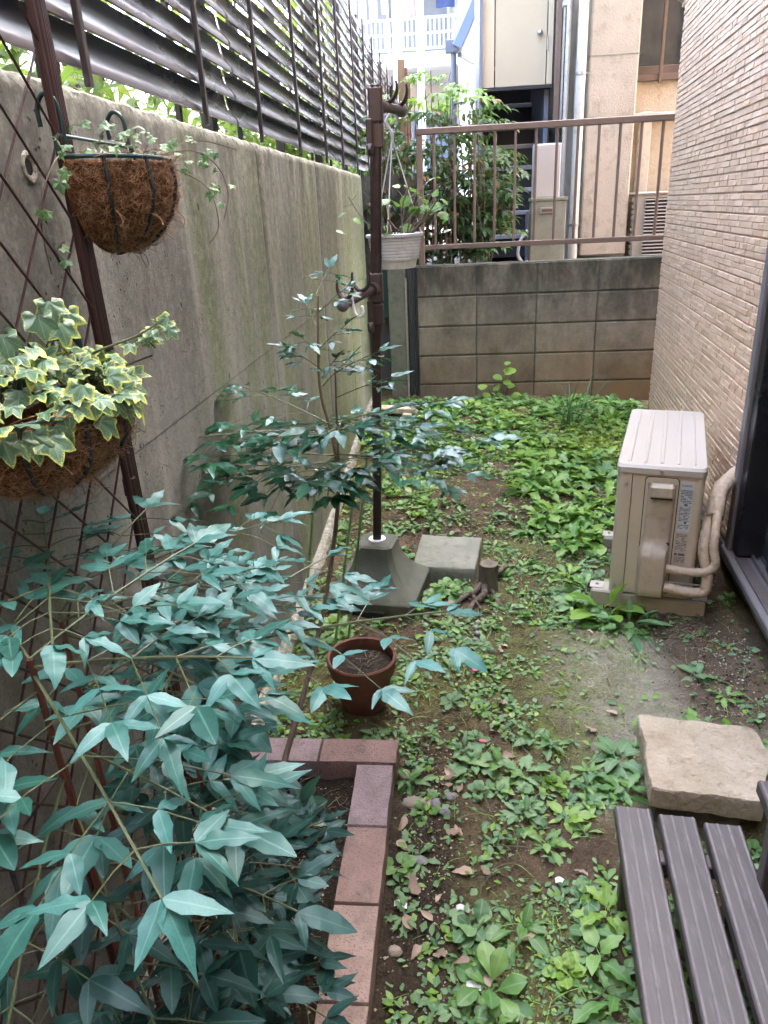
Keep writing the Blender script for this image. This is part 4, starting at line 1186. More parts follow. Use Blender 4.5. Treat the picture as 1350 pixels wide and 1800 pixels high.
def basket(name, label, cx, cy, a, b, z, d, zback, seed):
    bk = thing(name, label, 'hanging basket', (cx, cy, z - d))
    rg = random.Random(seed)
    def surf(t, v, k=1.0, bul=True):
        # t: 0..pi round the half rim, v: 0 rim .. 1 bottom
        r = (1 - v ** 2.3) ** .5 if v < 1 else 0
        r = r * (.97 + .06 * math.sin(v * 3.1))
        y = cy - a * math.cos(t) * r * k; x = cx + b * math.sin(t) * r * k
        n = .004 * nz(t * 9, v * 9, seed) + .0022 * nz(t * 31, v * 31, seed)
        rib = .0035 * math.cos(t * 12) if bul else 0
        x += (n + rib) * math.sin(t); y += -(n + rib) * math.cos(t)
        return Vector((x, y, z - d * v + (.005 * nz(t * 14, seed) if v < .03 else 0)))
    m = MB(); nt_, nv_ = 56, 26
    m.grid(lambda u, v: surf(math.pi * u, v * .995), nt_, nv_)
    m.grid(lambda u, v: (cx - .002, cy - a * (1 - 2 * u) * (1 - (v * .99) ** 2.3) ** .5, z - d * v), 20, 12)
    m.grid(lambda u, v: surf(math.pi * u, 0, 1 - .13 * v, False) + Vector((0, 0, .004 * math.sin(v * 3.14) - .02 * (v > .9))), nt_, 4)
    m.grid(lambda u, v: surf(math.pi * u, .13, max(.02, .86 * (1 - v)), False), 30, 4)
    lin = m.build('coir_liner', 'coir', bk, 80)
    # loose fibres
    m = MB()
    for k in range(2400):
        t_ = rg.uniform(.05, math.pi - .05); v = rg.random() ** 1.2 * .97
        p = surf(t_, v); nrm = Vector((math.sin(t_), -math.cos(t_), .2 - v * .8)).normalized()
        q = surf(min(3.1, max(.04, t_ + rg.uniform(-.2, .2))), min(.98, max(0, v + rg.uniform(-.15, .15))))
        o1 = rg.uniform(.0005, .002); bow = rg.uniform(.0005, .004 if rg.random() < .93 else .014)
        mid = (p + q) / 2 + Vector((rg.uniform(-1, 1), rg.uniform(-1, 1), rg.uniform(-1, 1))) * .014
        m.tube(smoothpts([p + nrm * .0005, p.lerp(mid, .6) + nrm * (o1 + bow), q + nrm * o1], 3), rg.uniform(.0002, .0004), 3, False)
    for k in range(60):
        t_ = rg.uniform(.05, math.pi - .05); p = surf(t_, 0); L = rg.uniform(.006, .022)
        m.tube(smoothpts([p, p + Vector((rg.uniform(-.01, .02), rg.uniform(-.012, .012), L * .6)), p + Vector((rg.uniform(-.012, .03), rg.uniform(-.02, .02), L))], 2), .0005, 3, False)
    for k in range(26):
        t_ = rg.uniform(.3, math.pi - .3); v = rg.uniform(.4, .98); p = surf(t_, v); L = rg.uniform(.01, .035)
        m.tube(smoothpts([p, p + Vector((rg.uniform(0, .02), rg.uniform(-.01, .01), -L * .5)), p + Vector((rg.uniform(0, .025), rg.uniform(-.02, .02), -L))], 2), .0005, 3, False)
    m.build('loose_fibre', 'coir_fibre', lin)
    fm = MB(); zt = z + .008
    rimp = [Vector((cx + b * 1.02 * math.sin(t_), cy - a * 1.02 * math.cos(t_), zt)) for t_ in [math.pi * i / 24 for i in range(25)]]
    fm.tube(rimp, .0030, 8); fm.tube([rimp[0], rimp[-1]], .0030, 8)
    fm.tube(smoothpts([rimp[0], rimp[0] + Vector((-.002, 0, zback * .6)), rimp[0] + Vector((-.002, .006, zback)), rimp[-1] + Vector((-.002, -.006, zback)), rimp[-1] + Vector((-.002, 0, zback * .6)), rimp[-1]], 1), .0030, 8)
    fm.build('wire_frame', 'wire_green', bk)
    for t_ in (R(32), R(66), R(98), R(130), R(158)):
        P = [surf(t_, v, 1.02, False) + Vector((.004 * math.sin(t_), -.004 * math.cos(t_), 0)) for v in [i / 14 for i in range(15)]]
        P[0].z = zt
        m = MB(); m.tube(P, .0030, 7); m.build('rib', 'rib_black', bk)
    for yy in (cy - a + .02, cy + a - .02) if seed == 1 else (cy - .03, cy + a - .02):
        m = MB()
        q = Vector((cx, yy, z + zback))
        m.tube(smoothpts([q + Vector((.0, 0, -.01)), q + Vector((0, 0, .03)), q + Vector((-.004, 0, .052)), q + Vector((-.018, 0, .060)), q + Vector((-.03, 0, .045)), q + Vector((-.03, 0, .02))], 4), .0034, 8)
        m.build('hanger', 'wire_green', bk)
    return bk
basket('hanging_basket', 'smaller upper coir-lined wire basket with sparse ivy hanging on the trellis', -.545, 1.215, .130, .098, 1.498, .125, .028, 1)
basket('hanging_basket', 'larger lower coir-lined wire basket full of variegated ivy at the left edge', -.545, .895, .160, .100, 1.205, .110, .03, 2)
# ------------------------------------------------------------------ leaf meshes
NL = [leaf_template(wd, 1, f, d, 9, (lambda t, q=q: lance(t) * (1 + .07 * math.sin(t * 21 + q))), w, tw) for q, (wd, f, d, w, tw) in enumerate(((.34, .10, .08, .08, .1), (.31, .16, .2, .16, .25), (.36, .06, .10, .22, -.3), (.30, .22, .26, .12, .2), (.35, .05, .14, .26, .4), (.32, .14, -.04, .16, -.2)))]
NL += [leaf_template(wd, 1, f, d, 8, ovate, w, 0) for wd, f, d, w in ((.42, .1, .08, .14), (.40, .18, .2, .18))]

def compound(base, az, el, L, ls, out, rach, rg, droop=.35, full=True, tilt=.28):
    """one pinnate nandina leaf: rachis, side branches and leaflets (matrices appended to out, tube paths to rach)"""
    d = Vector((math.cos(az) * math.cos(el), math.sin(az) * math.cos(el), math.sin(el)))
    base = Vector(base)
    def P(t): return base + d * (L * t) + Vector((0, 0, -droop * L * t * t))
    rach.append(([P(i / 6) for i in range(7)], .0011 + .0009 * L / .3))
    def leaflet(p, dr, s):
        dr = Vector(dr).normalized()
        dr.z += rg.uniform(-1.35, .6) * tilt; dr.normalize()
        up = Vector((rg.gauss(0, tilt), rg.gauss(0, tilt), 1))
        out.append((rg.choice((0, 0, 1, 1, 2, 3, 4, 5, 6, 7)), mtx(p, dr, up, (ls * s * rg.uniform(.88, 1.12), ls * s, ls * s)), rg.random()))
    def fan(p, dr, s):
        dr = Vector(dr)
        leaflet(p, dr, s * rg.uniform(1.0, 1.25))
        for sg in (-1, 1):
            if rg.random() < .93: leaflet(p, Matrix.Rotation(sg * rg.uniform(.75, 1.1), 3, 'Z') @ dr, s * rg.uniform(.7, .98))
    nodes = (.26, .46, .66, .84) if full else (.5, .78)
    for i, t in enumerate(nodes):
        for sg in (-1, 1):
            bl = L * ((.46, .40, .30, .18) if full else (.34, .22))[i] * rg.uniform(.85, 1.15)
            bd = Matrix.Rotation(sg * rg.uniform(.8, 1.15), 3, 'Z') @ Vector((d.x, d.y, 0)).normalized()
            bd = Vector((bd.x, bd.y, rg.uniform(-.1, .28))).normalized()
            q = P(t)
            def B(k): return q + bd * (bl * k) + Vector((0, 0, -.22 * bl * k * k))
            rach.append(([B(0), B(.5), B(1)], .0009))
            if bl > .075:
                for s2 in (-1, 1): leaflet(B(.55), Matrix.Rotation(s2 * rg.uniform(.8, 1.1), 3, 'Z') @ bd, rg.uniform(.65, .9))
            fan(B(1), bd + Vector((0, 0, -.05)), .92)
    fan(P(1), d + Vector((0, 0, -droop * .7)), 1.05)

def nandina(name, label, base, stems, leaves, ls, matn, seed, droop=.35, lmax=300, stem_mat='stem_brown', green='stem_green', tilt=.28):
    rg = random.Random(seed)
    root = thing(name, label, 'plant', base)
    for pts, r in stems:
        m = MB(); Q = smoothpts(pts, 6)
        m.tube(Q, [r * (1 - .5 * i / len(Q)) * (1 + .12 * nz(i * .9, r * 300)) for i in range(len(Q))], 8); m.build('stem', stem_mat, root)
    inst = []; rach = []
    for (p, az, el, L, full, lsc) in leaves:
        compound(p, R(az), R(el), L, ls * lsc, inst, rach, rg, droop, full, tilt)
    m = MB()
    for P, r in rach: m.tube(P, [r * (1 - .4 * i / len(P)) for i in range(len(P))], 5, False)
    o = m.build('leaf_stalk', green, root); o['kind'] = 'stuff'
    me = [tmpl_mesh('leaflet', T, matn) for T in NL]
    # leaflets closest to the viewer's path are single objects, the rest one mass
    order = sorted(range(len(inst)), key=lambda i: (inst[i][1].translation - Vector((0, 0, CAM_H))).length)
    off = Vector(base)
    for i in order[:lmax]:
        k, mt, r = inst[i]
        ob = bpy.data.objects.new('leaflet', me[k]); COL.objects.link(ob)
        ob.parent = root
        ob.matrix_basis = Matrix.Translation(-off) @ mt
    rest = [inst[i] for i in order[lmax:]]
    if rest:
        o = scatter('leaf_mass', NL, rest, matn, root); o['kind'] = 'stuff'
    return root

# mid plant: single leaning stem, leaves in flat tiers
rg = random.Random(44)
st_mid = [(-.49, 1.30, 0), (-.46, 1.38, .08), (-.44, 1.46, .16), (-.405, 1.55, .27), (-.375, 1.63, .38), (-.345, 1.70, .52), (-.318, 1.74, .68), (-.305, 1.76, .80)]
lv = []
def tier(lst, c, z, n, L, el, spread=(0, 360), full=True, lsc=1.0, jz=.03, trim=False):
    for k in range(n):
        a = spread[0] + (spread[1] - spread[0]) * (k + rg.uniform(.2, .8)) / n
        kk = .6 if trim and 215 < a % 360 < 325 else 1
        lst.append(((c[0], c[1], z + rg.uniform(-jz, jz)), a, el + rg.uniform(-8, 8), kk * L * rg.uniform(.85, 1.12), full, lsc))
tier(lv, (-.315, 1.75), .93, 5, .33, 8, (-20, 340), True, 1.0, trim=True)
tier(lv, (-.310, 1.75), .88, 5, .32, 3, (-60, 300), True, 1.0, trim=True)
tier(lv, (-.32, 1.74), .83, 3, .28, 2, (120, 420), True, 1.0, trim=True)
lv += [((-.305, 1.75, .92), -8, 4, .38, True, 1.0), ((-.305, 1.74, .86), -16, 2, .34, True, 1.0), ((-.31, 1.74, .92), 190, 6, .38, True, 1.1), ((-.315, 1.74, .84), 200, 2, .36, True, 1.0)]
top_st = [((-.305, 1.76, .80), (-.318, 1.75, .92), (-.335, 1.745, 1.02), (-.33, 1.745, 1.15), (-.322, 1.745, 1.24)), ((-.305, 1.76, .80), (-.30, 1.75, .95), (-.295, 1.75, 1.08))]
for z_, a in ((1.03, 30), (1.07, 200), (1.12, -20), (1.16, 120), (1.2, 10), (1.24, 70), (1.05, -50), (1.1, 250)):
    lv.append(((-.328, 1.745, z_), a, 42, .10, False, .62))
lv.append(((-.296, 1.75, 1.06), -10, 30, .13, False, .7)); lv.append(((-.296, 1.75, 1.0), 20, 20, .15, False, .75))
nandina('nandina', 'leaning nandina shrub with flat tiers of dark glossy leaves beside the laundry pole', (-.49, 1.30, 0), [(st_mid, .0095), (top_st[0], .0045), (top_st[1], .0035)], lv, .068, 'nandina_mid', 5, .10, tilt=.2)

# foreground plant: upper canopy of pale leaves
lv2 = []; rg = random.Random(9)
C1, C2, C3 = (-.45, .62), (-.51, .78), (-.44, .92)
stn = [([(-.44, .65, 0), (-.435, .64, .3), (-.445, .63, .6), (-.45, .62, 1.0)], .0065), ([(-.49, .76, 0), (-.495, .77, .4), (-.51, .78, .95)], .006), ([(-.41, .94, 0), (-.415, .93, .3), (-.44, .92, .78)], .006)]
for c, z_, az, el, L, lsc in ((C1, .98, -45, -6, .30, .95), (C1, .99, 2, 8, .24, .95), (C1, .96, -105, 2, .24, .92), (C1, 1.0, 62, 14, .25, .9), (C1, 1.0, 140, 20, .2, .9), (C1, .90, -22, 0, .25, 1.0), (C1, .90, 32, 4, .25, 1.0),
                              (C2, .95, 22, 12, .26, .95), (C2, .96, 84, 16, .26, .85), (C2, .93, -28, 8, .25, 1.0), (C2, .85, -2, 2, .25, 1.0), (C2, .84, 60, 4, .26, .9),
                              (C3, .80, 16, 8, .44, .9), (C3, .80, 52, 14, .34, .9), (C3, .78, 95, 16, .26, .85), (C3, .70, -70, 4, .2, 1.0)):
    lv2.append(((c[0], c[1], z_), az, el, L, True, lsc))
for c, z_, az, el, L, lsc in (((-.50, 1.0), .90, -30, 10, .24, .8), ((-.50, 1.0), .92, 30, 12, .24, .8), ((-.50, 1.0), .84, 5, 4, .26, .85), ((-.50, 1.0), .80, -60, 2, .22, .9), (C2, 1.02, -60, 10, .22, .85), (C2, 1.0, 120, 14, .2, .8)):
    lv2.append(((c[0], c[1], z_), az, el, L, True, lsc))
stn.append(([(-.50, 1.02, 0), (-.505, 1.01, .4), (-.50, 1.0, .92)], .0055))
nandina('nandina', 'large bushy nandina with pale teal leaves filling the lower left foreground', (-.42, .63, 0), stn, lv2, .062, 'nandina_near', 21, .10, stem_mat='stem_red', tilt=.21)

# lower plant over the bed: older leaves, colour also darkened for canopy shade
lv3 = []; rg = random.Random(77)
D1, D2, D3 = (-.47, .86), (-.40, .98), (-.50, 1.05)
st3 = [([(-.46, .88, 0), (-.465, .88, .2), (-.46, .88, .45)], .007), ([(-.40, 1.0, 0), (-.40, .99, .15), (-.40, .98, .34)], .006), ([(-.50, 1.06, 0), (-.50, 1.05, .2), (-.50, 1.05, .42)], .006), ([(-.38, .78, 0), (-.38, .78, .2), (-.385, .78, .35)], .006)]
tier(lv3, D1, .44, 4, .22, 12, (-90, 200), True, .95)
tier(lv3, D1, .30, 3, .22, 5, (-90, 120), True, .95)
tier(lv3, D2, .30, 2, .16, 12, (-150, 60), True, .85)
tier(lv3, D3, .42, 2, .18, 14, (-60, 150), True, .85)
tier(lv3, (-.40, .78), .34, 4, .20, 10, (-150, 60), True, 1.0)
for z_, az, el, L in ((.84, -78, -6, .27), (.78, -50, -8, .28), (.74, -5, -4, .26), (.66, -30, -4, .26), (.66, -95, -6, .25)):
    lv3.append(((-.45, .63, z_), az, el, L, True, .98))
st3.append(([(-.46, .66, 0), (-.455, .65, .4), (-.45, .63, .85)], .006))
nandina('nandina', 'low nandina, leaf colour darkened for shade, growing inside the brick-edged bed beneath the foreground leaves', (-.44, .92, 0), st3, lv3, .062, 'nandina_low_shade', 31, .22, 300, stem_mat='stem_red', tilt=.26)

# small glossy seedling shrub in the bed
pl = thing('bed_shrub', 'small glossy dark green shrub at the far corner of the planting bed', 'plant', (-.39, 1.36, .01))
m = MB(); m.tube([(-.39, 1.36, .0), (-.385, 1.355, .07), (-.38, 1.35, .10)], .004, 7); m.build('stem', 'stem_brown', pl)
LT = [leaf_template(.44, 1, .25, .2, 7, lance, .06), leaf_template(.5, 1, .15, .3, 7, ovate, .1)]
me2 = [tmpl_mesh('leaf', T, 'planter_leaf') for T in LT]
rg = random.Random(3)
for k in range(17):
    a = k * 2.4; z_ = .04 + .004 * k; el = .1 + .05 * k
    ob = bpy.data.objects.new('leaf', me2[k % 2]); COL.objects.link(ob); ob.parent = pl
    ob.matrix_basis = Matrix.Translation(-Vector(WL[pl.name])) @ mtx(Vector((-.386, 1.356, z_)), (math.cos(a) * math.cos(el), math.sin(a) * math.cos(el), math.sin(el)), (0, 0, 1), .075 * rg.uniform(.8, 1.2))

# ------------------------------------------------------------------ ivy
def ivy_mesh(name, matn, seed, lobes=5, yellow=True):
    rg = random.Random(seed)
    cu, fo, tw = rg.uniform(.2, 4.5), rg.uniform(-.1, .3), rg.uniform(-.8, .8)
    tips = [(90, 1.0), (34, .86), (146, .86), (-28, .66), (208, .66)]
    notch = [(62, .56), (118, .56), (4, .54), (176, .54)]
    pts = sorted([(a, r) for a, r in tips] + [(a, r * rg.uniform(.9, 1.12)) for a, r in notch] + [(-62, .46), (242, .46)])
    out = []
    for i, (a, r) in enumerate(pts):
        out.append((a, r))
        if i < len(pts) - 1:
            a2, r2 = pts[i + 1]; out.append(((a + a2) / 2, (r + r2) / 2 * .97))
    vs = [(0, 0, 0)]; ed = [0.0]; vn = [1.0]
    for fr_, e in ((.45, .3), (.78, .62), (1.0, 1.0)):
        for a, r in out:
            rr = r * fr_; x = rr * math.cos(R(a)) * .62; y = rr * math.sin(R(a)) * .62 + .0
            z = -.16 * (x * x + y * y) * cu + fo * abs(x) + .045 * math.sin(a * .09 + seed) * fr_ + tw * x * y
            vs.append((x, y + .12, z)); ed.append(e)
            vn.append(1.0 if any(abs(a - q[0]) < 1 for q in tips) and fr_ < .9 else .0)
    n = len(out)
    fs = [(0, 1 + k, 1 + k + 1) for k in range(n - 1)]
    for q in range(2):
        for k in range(n - 1):
            fs.append((1 + q * n + k, 1 + (q + 1) * n + k, 1 + (q + 1) * n + k + 1, 1 + q * n + k + 1))
    me = bpy.data.meshes.new(name); me.from_pydata(vs, [], fs)
    me.polygons.foreach_set('use_smooth', [True] * len(fs))
    me.attributes.new('edge', 'FLOAT', 'POINT').data.foreach_set('value', ed)
    me.attributes.new('vein', 'FLOAT', 'POINT').data.foreach_set('value', vn)
    me.materials.append(MAT[matn]); return me
def ivy(name, label, base, items, stems, matn, seed, stem_mat='stem_green'):
    root = thing(name, label, 'ivy', base)
    mes = [ivy_mesh('leaf', matn, seed + k) for k in range(8)]
    rg = random.Random(seed)
    m = MB()
    for P, r in stems: m.tube(smoothpts(P, 4), r, 5, False)
    for p, dr, up, s in items:
        s *= .98
        ob = bpy.data.objects.new('leaf', rg.choice(mes)); COL.objects.link(ob); ob.parent = root
        mt = mtx(Vector(p), dr, up, s); ob.matrix_basis = Matrix.Translation(-Vector(base)) @ mt
        q = Vector(p) - Vector(dr).normalized() * s * .35 + Vector((rg.uniform(-.006, .006), rg.uniform(-.006, .006), -s * .35))
        m.tube([Vector(p) + Vector(dr).normalized() * s * .1, q], .0009, 4, False)
    o = m.build('vine', stem_mat, root); o['kind'] = 'stuff'
    return root
# lower basket: dense mound and a spray over the far end
rg = random.Random(15); items = []
bc = Vector((-.505, .885, 1.19))
for k in range(120):
    t_ = rg.uniform(0, 6.283); rr = rg.random() ** .6
    x = bc.x + .10 * rr * math.cos(t_) - .01; y = bc.y + .17 * rr * math.sin(t_)
    z_ = 1.19 + .06 * (1 - rr * rr) * rg.uniform(.3, 1.15) + rg.uniform(0, .015)
    outd = Vector((math.cos(t_) * .7 + .25, math.sin(t_) - .25, 0))
    dr = outd.normalized() + Vector((rg.gauss(0, .4), rg.gauss(0, .4), rg.uniform(-.7, .1)))
    up = Vector((.45 + rg.gauss(0, .3), -.45 + rg.gauss(0, .3), .8))
    items.append(((x, y, z_), dr, up, rg.uniform(.028, .044)))
for k in range(26):   # over the front rim
    t_ = R(12 + 160 * (k + rg.uniform(.1, .9)) / 26)
    x = -.545 + .108 * math.sin(t_); y = .895 - .168 * math.cos(t_)
    items.append(((x + .006, y, 1.185 + rg.uniform(-.018, .02)), (math.sin(t_) * .5 + rg.gauss(0, .3), -math.cos(t_) * .5 + rg.gauss(0, .3), -.8), (math.sin(t_) + .1, -math.cos(t_), .45 + rg.uniform(0, .4)), rg.uniform(.040, .056)))
spray = [(-.52, 1.0, 1.22), (-.49, 1.06, 1.235), (-.455, 1.12, 1.245), (-.43, 1.17, 1.262)]
for k in range(22):
    q = k / 21; b = Vector(spray[0]).lerp(Vector(spray[3]), q)
    items.append(((b.x + rg.uniform(-.03, .03), b.y + rg.uniform(-.02, .02), b.z + rg.uniform(-.03, .02)), (rg.gauss(.3, .6), rg.gauss(.0, .6), -.5), (.4 + rg.gauss(0, .2), -.5 + rg.gauss(0, .2), .75), rg.uniform(.030, .044)))
stems = [(spray, .0018), ([(-.52, 1.02, 1.2), (-.48, 1.08, 1.205), (-.44, 1.13, 1.215)], .0015), ([(-.53, .9, 1.2), (-.51, .92, 1.26), (-.50, .95, 1.30)], .0015), ([(-.53, .98, 1.2), (-.52, 1.0, 1.27), (-.51, 1.02, 1.31)], .0015)]
for p in ((-.50, .95, 1.30), (-.51, 1.0, 1.31), (-.52, .90, 1.285), (-.505, 1.03, 1.295), (-.49, .98, 1.285)):
    items.append((p, (.3, -.3, -.7), (.4, -.4, .8), .05))
items = [((p[0] - .01, p[1] - (.07 if p[1] > 1.03 or p[2] > 1.27 else 0), p[2] + .02), d_, u_, s_) for p, d_, u_, s_ in items]
stems = [([(q[0] - .01, q[1] - .07, q[2] + .02) for q in P], r) for P, r in stems]
ivy('variegated_ivy', 'variegated ivy with yellow leaf margins spilling from the lower basket', (-.52, .89, 1.15), items, stems, 'ivy_variegated', 3)
# upper basket: sparse trailing ivy
rg = random.Random(8); items = []
for k in range(30):
    t_ = rg.uniform(0, 3.14); rr = rg.uniform(.3, 1.05)
    items.append(((-.545 + .1 * rr * math.sin(t_), 1.272 - .135 * rr * math.cos(t_), 1.515 + rg.uniform(0, .045)), (rg.gauss(.3, .6), rg.gauss(0, .6), rg.uniform(-.6, .2)), (.4 + rg.gauss(0, .3), -.5 + rg.gauss(0, .3), .7), rg.uniform(.014, .026)))
trail = [(-.50, 1.36, 1.52), (-.45, 1.42, 1.53), (-.42, 1.46, 1.505), (-.41, 1.47, 1.46), (-.42, 1.46, 1.42)]
for k in range(16):
    q = rg.uniform(0, 3.99); i = int(q); b = Vector(trail[i]).lerp(Vector(trail[i + 1]), q - i)
    items.append((tuple(b + Vector((rg.gauss(0, .015), rg.gauss(0, .015), rg.gauss(0, .012)))), (rg.gauss(.2, .6), rg.gauss(0, .6), -.5), (.4, -.5, .7), rg.uniform(.016, .026)))
tl2 = [(-.54, 1.15, 1.52), (-.535, 1.10, 1.50), (-.545, 1.07, 1.46), (-.56, 1.08, 1.42), (-.57, 1.10, 1.36)]
for k in range(10):
    q = rg.uniform(0, 3.99); i = int(q); b = Vector(tl2[i]).lerp(Vector(tl2[i + 1]), q - i)
    items.append((tuple(b + Vector((rg.gauss(.008, .01), rg.gauss(0, .012), rg.gauss(0, .012)))), (rg.gauss(.2, .6), rg.gauss(-.2, .6), -.6), (.4, -.5, .7), rg.uniform(.016, .026)))
stems = [(trail, .0011), (tl2, .001), ([(-.48, 1.33, 1.52), (-.44, 1.42, 1.545), (-.40, 1.52, 1.535)], .001), ([(-.46, 1.35, 1.50), (-.43, 1.42, 1.47), (-.425, 1.44, 1.41), (-.44, 1.42, 1.38)], .001)]
items = [((p[0], p[1] - .057, p[2] - .004), d_, u_, s_) for p, d_, u_, s_ in items]
stems = [([(q[0], q[1] - .057, q[2] - .004) for q in P], r) for P, r in stems]
ivy('trailing_ivy', 'sparse small-leaved ivy trailing from the upper basket', (-.53, 1.27, 1.5), items, stems, 'ivy_green', 23, 'twig_grey')

# geranium in the hanging pot
rg = random.Random(12)
gp = thing('potted_plant', 'twiggy half-bare plant with round leaves in the white hanging pot', 'plant', (HC.x, HC.y, HC.z + .09))
m = MB(); tips = []
for k in range(24):
    a = rg.uniform(0, 6.283); sp_ = rg.uniform(.02, .17); hgt = rg.uniform(.05, .20)
    p0 = Vector((HC.x + .04 * math.cos(a), HC.y + .04 * math.sin(a), HC.z + .09))
    p2 = p0 + Vector((sp_ * math.cos(a), sp_ * math.sin(a), hgt)); p1 = p0.lerp(p2, .5) + Vector((rg.uniform(-.02, .02), rg.uniform(-.02, .02), rg.uniform(0, .02)))
    m.tube(smoothpts([p0, p1, p2], 4), rg.uniform(.0015, .004), 5, False); tips.append(p2)
    for j in range(2):
        q = p1.lerp(p2, rg.random()); e = q + Vector((rg.uniform(-.05, .05), rg.uniform(-.05, .05), rg.uniform(-.02, .05))); m.tube([q, e], .0012, 4, False); tips.append(e)
o = m.build('twig', 'twig_grey', gp); o['kind'] = 'stuff'
rl_ = leaf_template(.95, 1, .12, .25, 6, roundl, .12); mesh_r = tmpl_mesh('leaf', rl_, 'pot_leaf')
for k in range(34):
    p = rg.choice(tips) if k > 5 else (HC + Vector(((-.20, -.16, -.14, .19, .16, .2)[k], -.03, (.13, .19, .17, .16, .22, .12)[k])))
    a = rg.uniform(0, 6.283)
    ob = bpy.data.objects.new('leaf', mesh_r); COL.objects.link(ob); ob.parent = gp
    ob.matrix_basis = Matrix.Translation(-Vector(WL[gp.name])) @ mtx(p, (math.cos(a), math.sin(a), rg.uniform(-.7, .2)), (rg.gauss(0, .4), rg.gauss(-.4, .4), 1), rg.uniform(.028, .045))

# ------------------------------------------------------------------ weeds and ground cover
def inside(x, y, c, rx, ry): return ((x - c[0]) / rx) ** 2 + ((y - c[1]) / ry) ** 2 < 1
def dens(x, y):
    if not (-.58 < x < 1.22 and .55 < y < 5.12): return 0
    if x > .97 + .085 * (y - 2.12): return 0
    q = inv @ Vector((x, y, 0))
    if -.02 < q.x < .30 and -.02 < q.y < .78: return 0
    if x < -.15 and y < 1.66: return 0
    if inside(x, y, (BX, BYY), .21, .21): return 0
    if -.21 < x < .10 and 2.67 < y < 3.03: return 0
    if inside(x, y, (.105, 2.62), .07, .07): return 0
    if inside(x, y, (-.30, 1.885), .09, .09): return 0
    if inside(x, y, (.60, 1.54), .17, .17): return 0
    d = .70
    path = smooth(1.15, .45, math.hypot((x - .47) / .33, (y - 1.95) / .52)); d *= 1 - .93 * path
    dirt = smooth(1.2, .6, math.hypot((x - .88) / .27, (y - 2.1) / .52)); d *= 1 - .95 * dirt
    d *= 1 - .6 * smooth(.9, .4, math.hypot((x + .12) / .22, (y - 1.25) / .5))
    d *= 1 - .8 * smooth(1.0, .4, math.hypot((x - .02) / .22, (y - 3.5) / .3))
    d *= 1 - .7 * smooth(1.0, .4, math.hypot((x - .32) / .3, (y - 2.98) / .16))
    d *= 1 - .6 * smooth(1.0, .4, math.hypot((x - .35) / .12, (y - 1.3) / .2))
    d *= 1 - .7 * smooth(1.15, .6, math.hypot((x - .17) / .18, (y - 1.05) / .28))
    d *= .35 + .9 * smooth(-.35, .25, nz(x * 4.2, y * 4.2, 11))
    if y > 3.6: d = min(1, d * 1.25)
    return d
W_T = [leaf_template(.62, 1, .2, .3, 8, obov, .16, petiole=.25), leaf_template(.5, 1, .3, .45, 11, lobed, .2, petiole=.2), leaf_template(.85, 1, .15, .25, 8, roundl, .2, petiole=.45),
       leaf_template(.38, 1, .25, .4, 8, obov, .14, petiole=.15), leaf_template(.6, 1, .2, .5, 9, lambda t: ovate(t) * (.92 + .12 * math.sin(t * 40)), .2, petiole=.3)]
def rosette(kind, seed):
    rg = random.Random(seed); I = []
    n = {0: rg.randint(8, 12), 1: rg.randint(7, 11), 2: rg.randint(7, 12), 3: rg.randint(10, 14), 4: rg.randint(7, 10)}[kind]
    for k in range(n):
        a = k * 2.39996 + rg.uniform(-.3, .3); q = k / n
        el = rg.uniform(.08, .35) + .75 * q ** 1.5
        s = (.055, .075, .042, .06, .065)[kind] * rg.uniform(.65, 1.15) * (1.05 - .35 * q)
        p = Vector((rg.gauss(0, .006), rg.gauss(0, .006), .004 + .008 * q))
        I.append((kind, mtx(p, (math.cos(a) * math.cos(el), math.sin(a) * math.cos(el), math.sin(el)), (rg.gauss(0, .2), rg.gauss(0, .2), 1), s), rg.random() * .3))
    return I
def rosette_mesh(kind, seed, matn):
    o = scatter('weed', W_T, rosette(kind, seed), matn); me = o.data; bpy.data.objects.remove(o); return me
near_mats = ('weed_c', 'weed_a', 'weed_a'); 
ROS = {}
for kind in range(5):
    for s_ in range(3):
        for mt_ in ('weed_a', 'weed_b', 'weed_c'):
            ROS[(kind, s_, mt_)] = None
def ros(kind, s_, mt_):
    if ROS[(kind, s_, mt_)] is None: ROS[(kind, s_, mt_)] = rosette_mesh(kind, 100 + kind * 10 + s_, mt_)
    return ROS[(kind, s_, mt_)]
rg = random.Random(2024)
spots = []
tries = 0
while len(spots) < 620 and tries < 60000:
    tries += 1
    x = rg.uniform(-.58, 1.2); y = .6 + 4.5 * rg.random() ** 1.15
    if rg.random() > dens(x, y): continue
    sep = .045 if y < 3.4 else .04
    if any((x - a) ** 2 + (y - b) ** 2 < sep * sep for a, b, *_ in spots): continue
    big = smooth(-.1, .4, nz(x * 2.3, y * 2.3, 33))
    if .3 < x < .75 and 2.9 < y < 4.2: sc = rg.uniform(1.1, 1.9); kind = rg.choice((1, 1, 4, 0))
    elif y > 4.0: sc = rg.uniform(.8, 1.5); kind = rg.choice((0, 2, 4, 2))
    else: sc = rg.uniform(.38, .82) + .35 * big - (.12 if y < 1.5 else 0); kind = rg.choice((0, 1, 2, 2, 3, 4))
    spots.append((x, y, sc, kind, rg.uniform(0, 6.283)))
